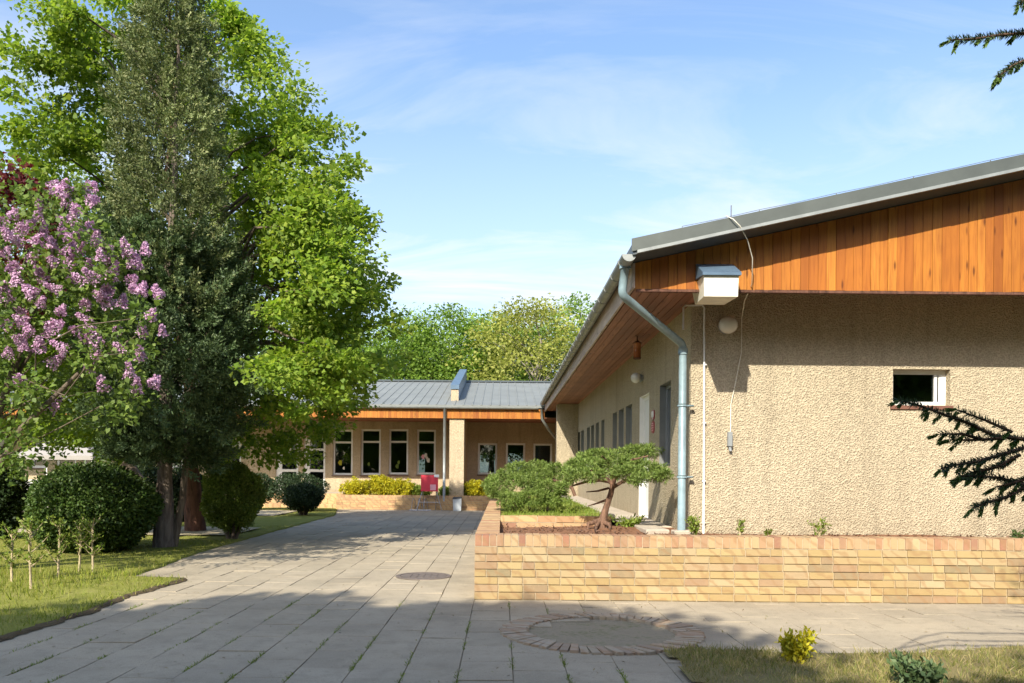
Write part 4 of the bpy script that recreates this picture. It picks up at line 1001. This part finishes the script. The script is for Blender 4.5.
# trees behind the far roof
def back_tree(name, base, H, Rr, leaf, mat, label, n=210, per=85, barkm='bark', gap=0):
    t = thing(name, base, label, 'tree', 'trees behind the far building')
    _, cen, _ = broadleaf('crown', t, base, [(H * .25, Rr * .8), (H * .42, Rr), (H * .62, Rr * .9), (H * .82, Rr * .6), (H * .95, Rr * .28), (H, Rr * .06)], lambda z: (0, 0), n, Rr * .27, per, leaf, mat, .22)
    line = trunk_line(base, base + Vector((.2, 0, H * .93)), 7, .2, int(H * 7)); mb = MB(); mb.tube(line, flare(line, H * .019), 9); limbs(mb, line[2:], cen, 45, .06, 4); mb.build('trunk', M[barkm], t, True)
    return t
bt = [(404, 322, 45, 4.6, 'backleaf', 'round green tree behind the far roof beside the maple'),
      (452, 314, 46, 4.4, 'backleaf', 'dense green tree behind the roof left of the yellowish tree'),
      (533, 308, 44, 4.6, 'yellowleaf', 'yellowish green tree with pale trunk behind the far roof'),
      (492, 322, 52, 4.6, 'backleaf', 'darker green tree between the dense tree and yellowish one'),
      (577, 306, 50, 4.8, 'backleaf', 'green tree behind the roof closest to the near gutter'),
      (330, 330, 48, 5.0, 'backleaf', 'green tree mostly hidden by the maple behind the far roof'),
      (240, 322, 50, 5.2, 'backleaf', 'green tree behind the trunk line of the maple'),
      (120, 330, 47, 5.0, 'backleaf', 'green tree behind the columnar conifer and far roof'),
      (30, 345, 44, 4.6, 'backleaf', 'leftmost green tree beyond the far building'),
      (640, 330, 56, 5.5, 'backleaf', 'tree beyond the roof ridge of the near building')]
for px, py, Y, Rr, mm, lab in bt:
    q = P(px, py - 9, Y); back_tree('background_tree', Vector((q.x, Y, 0)), q.z, Rr, .155, M[mm], lab, barkm='bark_pale' if mm == 'yellowleaf' else 'bark', per=115 if mm == 'yellowleaf' else 165)

# trees behind the camera, whose shade lies on the front of the paving
sb = Vector((-7.0, -5.35, 0))
t = thing('shade_tree', sb, 'leafy tree behind the viewer shading the left of the paving', 'tree', 'shade trees behind the viewer')
_, cen, _ = broadleaf('crown', t, sb, [(3.0, 2.0), (4.2, 3.2), (6, 3.5), (7.8, 2.9), (9, 1.6), (9.6, .3)], lambda z: (0, 0), 460, .66, 95, .21, M['backleaf'], .14, inner=.1)
line = trunk_line(sb, sb + Vector((.2, 0, 8.8)), 7, .15, 3); mb = MB(); mb.tube(line, flare(line, .2), 9); limbs(mb, line[2:], cen, 40, .06, 4); mb.build('trunk', M['bark'], t, True)
copy_thing(t, (-4.45, -5.75, 0), 'leafy tree behind the viewer shading the middle paving', 1.9)
copy_thing(t, (-5.7, -6.2, 0), 'leafy tree behind the viewer, behind two others', 4.4, 1.08)
copy_thing(t, (1.9, -6.2, 0), 'leafy tree behind the viewer shading the right lawn', 3.7, .96)
for k, (x, y, sc) in enumerate(((9.5, -9.5, 1.1), (15, -7.5, 1.2), (20.5, -12, 1.3), (3, -18, 1.3), (-13, -17, 1.3))):  # the last two are added to darken the far window reflections
    copy_thing(t, (x, y, 0), ('leafy tree behind the viewer, mirrored in the small gable window', 'leafy tree behind and right of the viewer', 'leafy tree far off behind and right of the viewer', 'leafy tree added furthest behind the viewer to darken reflections', 'leafy tree added behind and left of the viewer to darken reflections')[k], k * 1.3, sc)
hd = thing('added_hedge', (0, -15, 0), 'long dark hedgerow added behind the viewer to darken the window reflections', 'added_hedge')  # unseen foliage, added so the panes mirror something dark
n = 26000; p = np.stack([-30 + 60 * rng.random(n), -15 + .8 * rng.normal(size=n), 3.2 * rng.random(n) ** .8], 1)
blades('foliage', p, rdir(n), rdir(n), .28, .2, M['box'], hd)
mb = MB()
for k in range(40): mb.tube([(-29.5 + k * 1.5, -15, 0), (-29.4 + k * 1.5, -15.1, 1.2), (-29.2 + k * 1.5, -14.9, 2.6)], [.05, .035, .01], 6)
mb.build('stems', M['bark'], hd)

# clipped bushes
def bush(name, px, py0, py1, pw, label, mat, base_py=None, leaf=.05, n=9000,  stem=False, yfix=None, cat='bush', flatb=.75, lump=.085):
    b = G(px, base_py or py1); 
    if yfix: b = P(px, py1, yfix); b.z = 0
    Y = b.y; top = P(px, py0, Y).z; rx = pw / 2 / F * Y
    low = P(px, py1, Y).z if base_py else 0; low = max(low, .02)
    t = thing(name, (b.x, Y, 0), label, cat)
    c = Vector((b.x, Y, low + (top - low) * .5)); rz_ = (top - low) / 2
    n = int(n * 1.7); d = rdir(n); a = np.arctan2(d[:, 1], d[:, 0]); lf = 1 + lump * (np.sin(3 * a + d[:, 2] * 5) + np.sin(7 * a - d[:, 2] * 9) * .6)
    pw_ = .97; dd = np.sign(d) * np.abs(d) ** pw_; dd /= np.maximum(np.linalg.norm(dd, axis=1, keepdims=True), 1e-6) ** .9
    r = (1 - .62 * rng.random(n) ** 2.6) * lf + rng.normal(size=n) * .028
    p = np.stack([c.x + dd[:, 0] * r * rx, c.y + dd[:, 1] * r * rx, c.z + dd[:, 2] * r * rz_], 1); p[:, 2] = np.maximum(p[:, 2], .03)
    s = leaf * (.6 + .8 * rng.random(n))
    blades('foliage', p, unit(d * .6 + rng.normal(size=(n, 3)) * .7), unit(d * .5 + rng.normal(size=(n, 3)) * .6), s, s * .62, mat, t)
    mb = MB()
    for k in range(6):
        w = k * 1.047; mb.tube([(b.x + .06 * math.cos(w), Y + .06 * math.sin(w), 0), (b.x + .14 * math.cos(w), Y + .14 * math.sin(w), max(low, .15)), (b.x + rx * .55 * math.cos(w), Y + rx * .55 * math.sin(w), c.z), (b.x + rx * .75 * math.cos(w), Y + rx * .75 * math.sin(w), c.z + rz_ * .5)], [.035, .03, .02, .008], 6)
    mb.build('stems', M['bark'], t, True)
    return t
bush('clipped_bush', 94, 465, 553, 116, 'largest dark round clipped bush, left of the conifer trunk', M['box'], None, .05, 26000, lump=.04)
bush('clipped_bush', 232, 464.5, 528, 57, 'egg shaped light green clipped bush on short stems beside the paving', M['privet'], 540, .042, 16000)
bush('clipped_bush', 303, 484, 510, 37, 'small dark ball bush in front of the entrance steps', M['yew'], 516.5, .05, 6500)
bush('clipped_bush', 298, 474, 503, 56, 'wide dark bush behind the small ball bush', M['yew'], 509, .05, 6500, yfix=24.6)
bush('clipped_bush', 258, 474, 503, 34, 'dark bush between the egg shaped bush and the steps', M['yew'], 507, .05, 5000, yfix=25.2)
bush('dark_shrub', -6, 452, 541, 52, 'dark shrub cut by the left edge under the lilac', M['yew'], None, .07, 9000, lump=.14)
bush('dark_shrub', 183, 468, 523, 46, 'dark shrub behind the conifer trunk', M['yew'], None, .07, 6000, lump=.14, yfix=19.4)
bush('dark_shrub', 140, 462, 520, 50, 'dark shrub behind the big round bush and conifer', M['yew'], None, .07, 6000, lump=.14, yfix=20.5)
# leaning old trunk behind the big bush
a = P(150, 515, 18); a.z = 0
t = thing('leaning_tree', a, 'leaning bare brown trunk between the big bush and conifer', 'tree')
mb = MB(); ln = [a, P(142, 488, 18), P(125, 462, 18), P(116, 440, 18), P(112, 410, 18)]; mb.tube(ln, [.22, .17, .15, .12, .08], 9); mb.build('trunk', M['bark'], t, True)
_, cen, _ = broadleaf('crown', t, Vector((ln[-1].x, 18, 0)), [(2.3, .7), (3.0, 1.3), (4, 1.2), (4.8, .3)], lambda z: (0, 0), 60, .3, 70, .09, M['lilacleaf'])

# five cut-back saplings in the lawn
for k, (px, py0, py1) in enumerate(((12, 530, 586), (31, 528, 592), (58, 526, 581), (79, 520, 574), (93, 518, 575))):
    b = G(px, py1); H = P(px, py0, b.y).z
    lab = ('cut back sapling furthest left in the lawn row', 'tallest cut back sapling nearest the viewer in the lawn row', 'forked cut back sapling in the middle of the lawn row', 'slim cut back sapling fourth along the lawn row', 'leafiest cut back sapling at the right end of the lawn row')[k]
    t = thing('sapling', b, lab, 'sapling', 'cut back saplings in the lawn')
    mb = MB(); r2 = random.Random(k + 3); st_ = [b, b + Vector((r2.uniform(-.02, .02), 0, H * .35)), b + Vector((r2.uniform(-.03, .03), 0, H * .7)), b + Vector((r2.uniform(-.03, .03), 0, H))]
    mb.tube(st_, [.014, .012, .010, .006], 7); tips = []
    for q in range(15):
        f = r2.uniform(.28, 1); s0 = b + Vector((0, 0, H * f)); w = r2.uniform(0, 6.28); L = r2.uniform(.10, .24) * (1.25 - f * .5); e = s0 + Vector((math.cos(w) * L * .7, math.sin(w) * L * .7, L * .75))
        mb.tube([s0, s0.lerp(e, .5) + Vector((0, 0, -.01)), e], [.007, .005, .003], 5); tips += [e, s0.lerp(e, .6), s0.lerp(e, .35)]
    mb.build('stem', M['twig'], t, True)
    cc = np.repeat(np.array([tuple(q) for q in tips]), 7, 0) + rng.normal(size=(len(tips) * 7, 3)) * .012
    blades('leaves', cc, unit(rng.normal(size=(len(cc), 3)) + np.array([0, 0, .5])), rdir(len(cc)), .04, .018, M['herb'], t)

# junipers in the raised bed
def pads(name, parent, lst, mat, per=900, L=.055, Wd=.012, tuft=.05, tn=60):
    """foliage pads, each a heap of small tufts whose needles fan out of the tuft's heart"""
    T, TD = [], []
    for (c, rx, ry, rz_) in lst:
        m = max(8, int(per / tn * (rx * ry + rx * rz_) / .09 * 1.35)); d = rdir(m); r = 1 - .5 * rng.random(m) ** 1.3
        p = np.array(c) + d * r[:, None] * np.array([rx, ry, rz_]); p[:, 2] += (rng.random(m) - .5) * rz_ * .35; T.append(p); TD.append(d)
    T = np.repeat(np.concatenate(T), tn, 0); TD = np.repeat(np.concatenate(TD), tn, 0); n = len(T)
    d = unit(rdir(n) + TD * .55 + np.array([0, 0, .25])); p = T + d * (rng.random(n)[:, None] ** .7) * tuft
    s = .6 + .8 * rng.random(n)
    return blades(name, p, unit(d + rng.normal(size=(n, 3)) * .35), rdir(n), L * s, Wd * s, mat, parent)
def padpx(px, py, rx, ry, Y, dep=1.0):
    c = P(px, py, Y); k = Y / F; return (tuple(c), rx * k * 1.02, rx * k * dep * .8, ry * k * .80)
jb2 = Vector(P(600, 526, 10.35)); jb2.z = .565
t = thing('juniper_tree', jb2, 'windswept bonsai like juniper with flat foliage pads on a leaning trunk in the bed', 'tree')
lst = [padpx(584, 468, 20, 9, 10.35), padpx(573, 475, 10, 7, 10.15), padpx(592, 476, 12, 7, 10.05), padpx(599, 456, 19, 6, 10.85), padpx(615, 466, 16, 8, 10.35), padpx(628, 474, 17, 7, 10.05), padpx(633, 463, 13, 6, 10.55), padpx(634, 453, 16, 6, 10.95, .8), padpx(650, 451, 11, 6, 11.05, .8), padpx(652, 472, 16, 9, 10.15), padpx(663, 477, 8, 6, 9.95), padpx(641, 480, 12, 5, 9.85)]
pads('foliage', t, lst, M['juniper'], 2900, .042, .011)
tp = [jb2, P(606, 508, 10.35), P(611, 493, 10.35), P(613, 483, 10.35), P(616, 474, 10.35)]
mb = MB(); mb.tube(tp, [.07, .041, .036, .034, .024], 10)
for rt in ((588, 528), (596, 531), (610, 529)): mb.tube([jb2 + Vector((0, 0, .12)), P(rt[0], rt[1] - 4, 10.25), G(rt[0], rt[1] + 2, .565)], [.04, .028, .012], 7)
mb.build('trunk', M['bark_jun'], t, True)
for br in ([(612, 488), (622, 482), (635, 477), (652, 474)], [(613, 482), (600, 480), (585, 482), (572, 486)], [(612, 484), (602, 474), (592, 470), (580, 472)], [(614, 480), (622, 468), (632, 460), (648, 456)], [(613, 480), (610, 468), (606, 460), (602, 456)]):
    mb = MB(); mb.tube([P(x, y, 10.35 + .08 * i * (1 if br[-1][0] > 610 else -.5)) for i, (x, y) in enumerate(br)], [.028, .023, .017, .010], 8); mb.build('branch', M['bark_jun'], t, True)
for br in ([(606, 500), (598, 503), (588, 506)], [(609, 488), (598, 491), (586, 492)]):
    mb = MB(); mb.tube([P(x, y, 10.45) for x, y in br], [.018, .014, .006], 6); mb.build('dead_branch', M['bark_jun'], t, True)
sj = G(532, 511, .64)
t = thing('spreading_juniper', sj, 'low spreading juniper shrub filling the bed left of the bonsai like one', 'shrub')
lst = [padpx(499, 491, 13, 12, 13.2), padpx(505, 478, 14, 8, 13.5), padpx(520, 469, 14, 7, 13.9), padpx(527, 482, 15, 9, 13.1), padpx(538, 466, 9, 5, 14.2), padpx(541, 476, 14, 8, 13.6), padpx(559, 469, 15, 7, 13.8), padpx(552, 488, 17, 9, 12.9), padpx(533, 497, 17, 9, 12.8), padpx(512, 501, 14, 8, 12.9), padpx(566, 479, 8, 6, 13.5), padpx(557, 499, 12, 8, 12.8), padpx(491, 483, 7, 6, 13.4)]
pads('foliage', t, lst, M['juniper'], 2900, .042, .011)
mb = MB(); b0_ = Vector((sj.x, 13.3, .58))
for c_, *_ in lst[::3]: e = Vector(c_); mb.tube([Vector((b0_.x * .5 + e.x * .5, b0_.y, .64)), Vector((b0_.x * .3 + e.x * .7, e.y, e.z * .6 + .2)), e], [.02, .015, .008], 6)
mb.tube([P(575, 496, 13.3), P(572, 488, 13.3), P(560, 482, 13.3), P(552, 480, 13.3)], [.03, .03, .03, .02], 7); mb.build('stems', M['bark_jun'], t, True)
# low plants in the bed
n = 5200; xx = PX0 + .3 + rng.random(n) * 1.6; yy = 11.15 + rng.random(n) * 9
grass('ground_cover', np.stack([xx, yy, xx * 0 + .64], 1), .03, .10, .014, M['herb'], .6)
def tuft(name, px, py0, py1, pw, label, mat, z, n=240, group='seedlings in the brick bed', leaf=.05, cat='plant', Y=None, spread=.5):
    b = G(px, py1, z) if Y is None else P(px, py1, Y); b.z = z; H = max(P(px, py0, b.y).z - z, .05); rx = pw / 2 / F * b.y
    t = thing(name, b, label, cat, group)
    mb = MB(); tips = []
    for k in range(9):
        w = random.uniform(0, 6.28); rr = rx * random.uniform(.2, .9); e = b + Vector((math.cos(w) * rr, math.sin(w) * rr, H * random.uniform(.55, .95))); mb.tube([b, b.lerp(e, .5) + Vector((0, 0, H * .08)), e], [.006, .004, .002], 5); tips.append((b, e))
    mb.build('stems', M['twig'], t, True)
    f = .25 + .75 * rng.random(n); ii = rng.integers(0, 9, n); B = np.array([tuple(q[0]) for q in tips])[ii]; E = np.array([tuple(q[1]) for q in tips])[ii]
    c_ = B + (E - B) * f[:, None] + rng.normal(size=(n, 3)) * np.array([rx * .16, rx * .16, H * .07]); s = leaf * (.6 + .7 * rng.random(n))
    blades('leaves', c_, unit(rng.normal(size=(n, 3)) + np.array([0, 0, .8])), unit(rng.normal(size=(n, 3)) + np.array([0, 0, .5])), s, s * .45, mat, t); return t
tuft('seedling', 628, 517, 533, 36, 'broad low tuft at the foot of the bonsai like juniper', M['herb'], .572, 420, Y=10.6)
tuft('seedling', 695, 512, 534, 19, 'upright tuft beside the blue downpipe foot', M['herb'], .572, 260, Y=9.2)
tuft('seedling', 740, 516, 533, 12, 'thin stemmed tuft in the bed right of the white conduit', M['herb'], .572, 70, Y=9.3)
tuft('seedling', 768, 527, 535, 10, 'tiny tuft in the middle of the gable bed', M['herb'], .572, 50, Y=9.2)
tuft('seedling', 819, 517, 536, 22, 'sparse leggy tuft in the bed below the bare wall', M['herb'], .572, 120, Y=9.2)
tuft('seedling', 1019, 531, 545, 20, 'dark tuft on the planter coping at the right edge', M['box'], .6, 120, Y=8.35)
# shrubs in the right lawn
def lawn_shrub(px, py0, py1, pw, label, mat, n):
    return tuft('young_shrub', px, py0, py1, pw, label, mat, .0, n, None, .045, 'shrub')
lawn_shrub(797, 627, 665, 42, 'small yellow green shrub in the right lawn', M['yellow'], 900)
lawn_shrub(915, 655, 692, 66, 'dark green seedling conifer at the bottom of the right lawn', M['conifer_dark'], 1500)
# yellow shrubs in the far bed
for px, py0, w, mm, lab in ((358, 480, 30, 'yellow', 'yellow green shrub at the left end of the far planter'), (381, 478.5, 32, 'yellow', 'yellow shrub in the far planter below the second tall window'), (404, 480, 30, 'yellow', 'yellow shrub just left of the red board'), (480, 482, 24, 'yellow', 'bright yellow shrub at the right end of the far planter'), (452, 488.5, 34, 'herb', 'low green plant in the far planter behind the litter bin'), (418, 487, 22, 'herb', 'low green plant behind the red board')):
    Y = 27.4; c = P(px, py0, Y); k = Y / F; hz = c.z - .42
    t = thing('golden_shrub' if mm == 'yellow' else 'low_plant', (c.x, Y, .42), lab, 'shrub', 'shrubs in the far planter')
    lst = [((c.x + random.uniform(-.5, .5) * w * k * .6, Y + random.uniform(-.2, .2), .44 + hz * random.uniform(.3, .65)), w * k * .33, .3, hz * .42) for _ in range(6)]
    pads('foliage', t, lst, M[mm], 420, .06, .035, .09, 40)
    mb = MB()
    for c_, *_ in lst: mb.tube([(c.x, Y, .40), tuple(Vector(c_) * .5 + Vector((c.x, Y, .42)) * .5), c_], [.012, .009, .004], 5)
    mb.build('stems', M['twig'], t)

# spruce whose branch tips reach in from the right
sp = Vector((3.75, 2.7, 0))
t = thing('spruce_tree', sp, 'dark spruce standing out of frame whose drooping branch tips reach in from the right', 'tree')
line = trunk_line(sp, sp + Vector((.05, 0, 6.6)), 7, .03, 3); mb = MB(); mb.tube(line, flare(line, .11, .08), 9); mb.build('trunk', M['spruce_bark'], t, True)
def spruce_branch(pts, twigs, seed, dens=1000, nl=.022):
    r2 = np.random.default_rng(seed); mb = MB(); segs = []
    pts = [Vector(p) for p in pts]; mb.tube(pts, [.010 * (1 - .75 * i / (len(pts) - 1)) for i in range(len(pts))], 6); segs.append(pts)
    for tw in twigs: tw = [Vector(p) for p in tw]; mb.tube(tw, [.006 * (1 - .6 * i / (len(tw) - 1)) for i in range(len(tw))], 5); segs.append(tw)
    br = mb.build('branch', M['spruce_bark'], t, True)
    C_, D_ = [], []; SC_, SD_ = [], []
    for sg in segs:
        for a, b in zip(sg[:-1], sg[1:]):
            L = (b - a).length; n = max(4, int(dens * L)); f = r2.random(n)[:, None]; a_, b_ = np.array(a), np.array(b); ax = unit((b_ - a_)[None])[0]
            w = unit(np.cross(np.repeat(ax[None], n, 0), r2.normal(size=(n, 3)))); C_.append(a_ + (b_ - a_) * f); D_.append(unit(w + ax * .75 + np.array([0, 0, .10])))
            for q in range(max(1, int(L / .05))):      # hanging young shoots, thick as a finger
                ff = r2.random(); SC_.append(a_ + (b_ - a_) * ff); SD_.append(unit((ax * .8 + np.array([r2.normal() * .25, r2.normal() * .25, -.75]))[None])[0])
        SC_.append(np.array(sg[-1])); SD_.append(unit((np.array(sg[-1]) - np.array(sg[-2]))[None])[0] + np.array([0, 0, -.35]))
    c_, d_ = np.concatenate(C_), np.concatenate(D_); blades('needles', c_, d_, rdir(len(c_)), nl * (.7 + .5 * r2.random(len(c_))), .0034, M['spruce'], br)
    c2, d2 = [], []
    for a, d in zip(SC_, SD_):
        n = 46; f = r2.random(n)[:, None] * r2.uniform(.025, .048); w = unit(np.cross(np.repeat(d[None], n, 0), r2.normal(size=(n, 3)))); c2.append(a + d * f); d2.append(unit(w * .45 + d))
    c2, d2 = np.concatenate(c2), np.concatenate(d2); blades('young_shoots', c2, d2, rdir(len(c2)), .018, .0055, M['spruceshoot'], br)
def px_branch(root, px, Y0, Y1, seed, twigs=()):
    n = len(px); pts = [P(x, y, Y0 + (Y1 - Y0) * i / (n - 1)) for i, (x, y) in enumerate(px)]
    if root is not None: pts = [Vector((sp.x, sp.y, root)), pts[0].lerp(Vector((sp.x, sp.y, root)), .5) + Vector((0, 0, .04))] + pts
    spruce_branch(pts, [[P(x, y, Y0 + (Y1 - Y0) * .6) for x, y in tw] for tw in twigs], seed)
px_branch(1.75, [(1080, 446), (1030, 440), (995, 436), (970, 424), (940, 413), (915, 404), (899, 401)], 2.75, 2.45, 1, [[(1012, 432), (985, 420), (958, 410)], [(985, 440), (962, 434), (940, 434)], [(1005, 438), (975, 440), (950, 440)]])
px_branch(1.6, [(1090, 452), (1024, 448), (1000, 455), (975, 462), (955, 465), (941, 469)], 2.7, 2.4, 2, [[(1020, 455), (995, 468), (968, 475)], [(1005, 465), (985, 470), (970, 473)]])
px_branch(1.45, [(1100, 490), (1024, 485), (1000, 478), (980, 476), (961, 476)], 2.65, 2.45, 3, [[(1030, 478), (1010, 484), (997, 487)]])
px_branch(1.35, [(1090, 488), (1024, 488), (1005, 498), (985, 503), (973, 508)], 2.6, 2.4, 4, [])
px_branch(2.75, [(1120, 10), (1070, 25), (1030, 33), (1000, 35), (975, 39), (950, 40)], 2.7, 2.45, 5, [])
px_branch(2.7, [(1110, 40), (1060, 52), (1030, 58), (1012, 66), (998, 77)], 2.65, 2.45, 6, [])
px_branch(3.0, [(1130, -60), (1080, -40), (1050, -20), (1030, -8), (1019, 5)], 2.7, 2.5, 7, [])
r2 = random.Random(5)
for k in range(60):       # the rest of the tree, outside the frame
    z = .7 + (k / 60) ** 1.1 * 5.4; w = r2.uniform(-2.0, 2.0); L = np.interp(z, [.7, 2, 4, 6.4], [1.5, 1.6, 1.0, .2]); s0 = Vector((sp.x, sp.y, z)); dr = Vector((math.cos(w), math.sin(w), 0))
    pts = [s0, s0 + dr * L * .5 + Vector((0, 0, .06)), s0 + dr * L + Vector((0, 0, -.12 * L))]; sd = Vector((-dr.y, dr.x, 0))
    spruce_branch(pts, [[s0 + dr * L * f, s0 + dr * L * (f + .22) + sd * sg * L * .28 + Vector((0, 0, -.03))] for f in (.3, .5, .7) for sg in (-1, 1)], 20 + k, 150, .034)
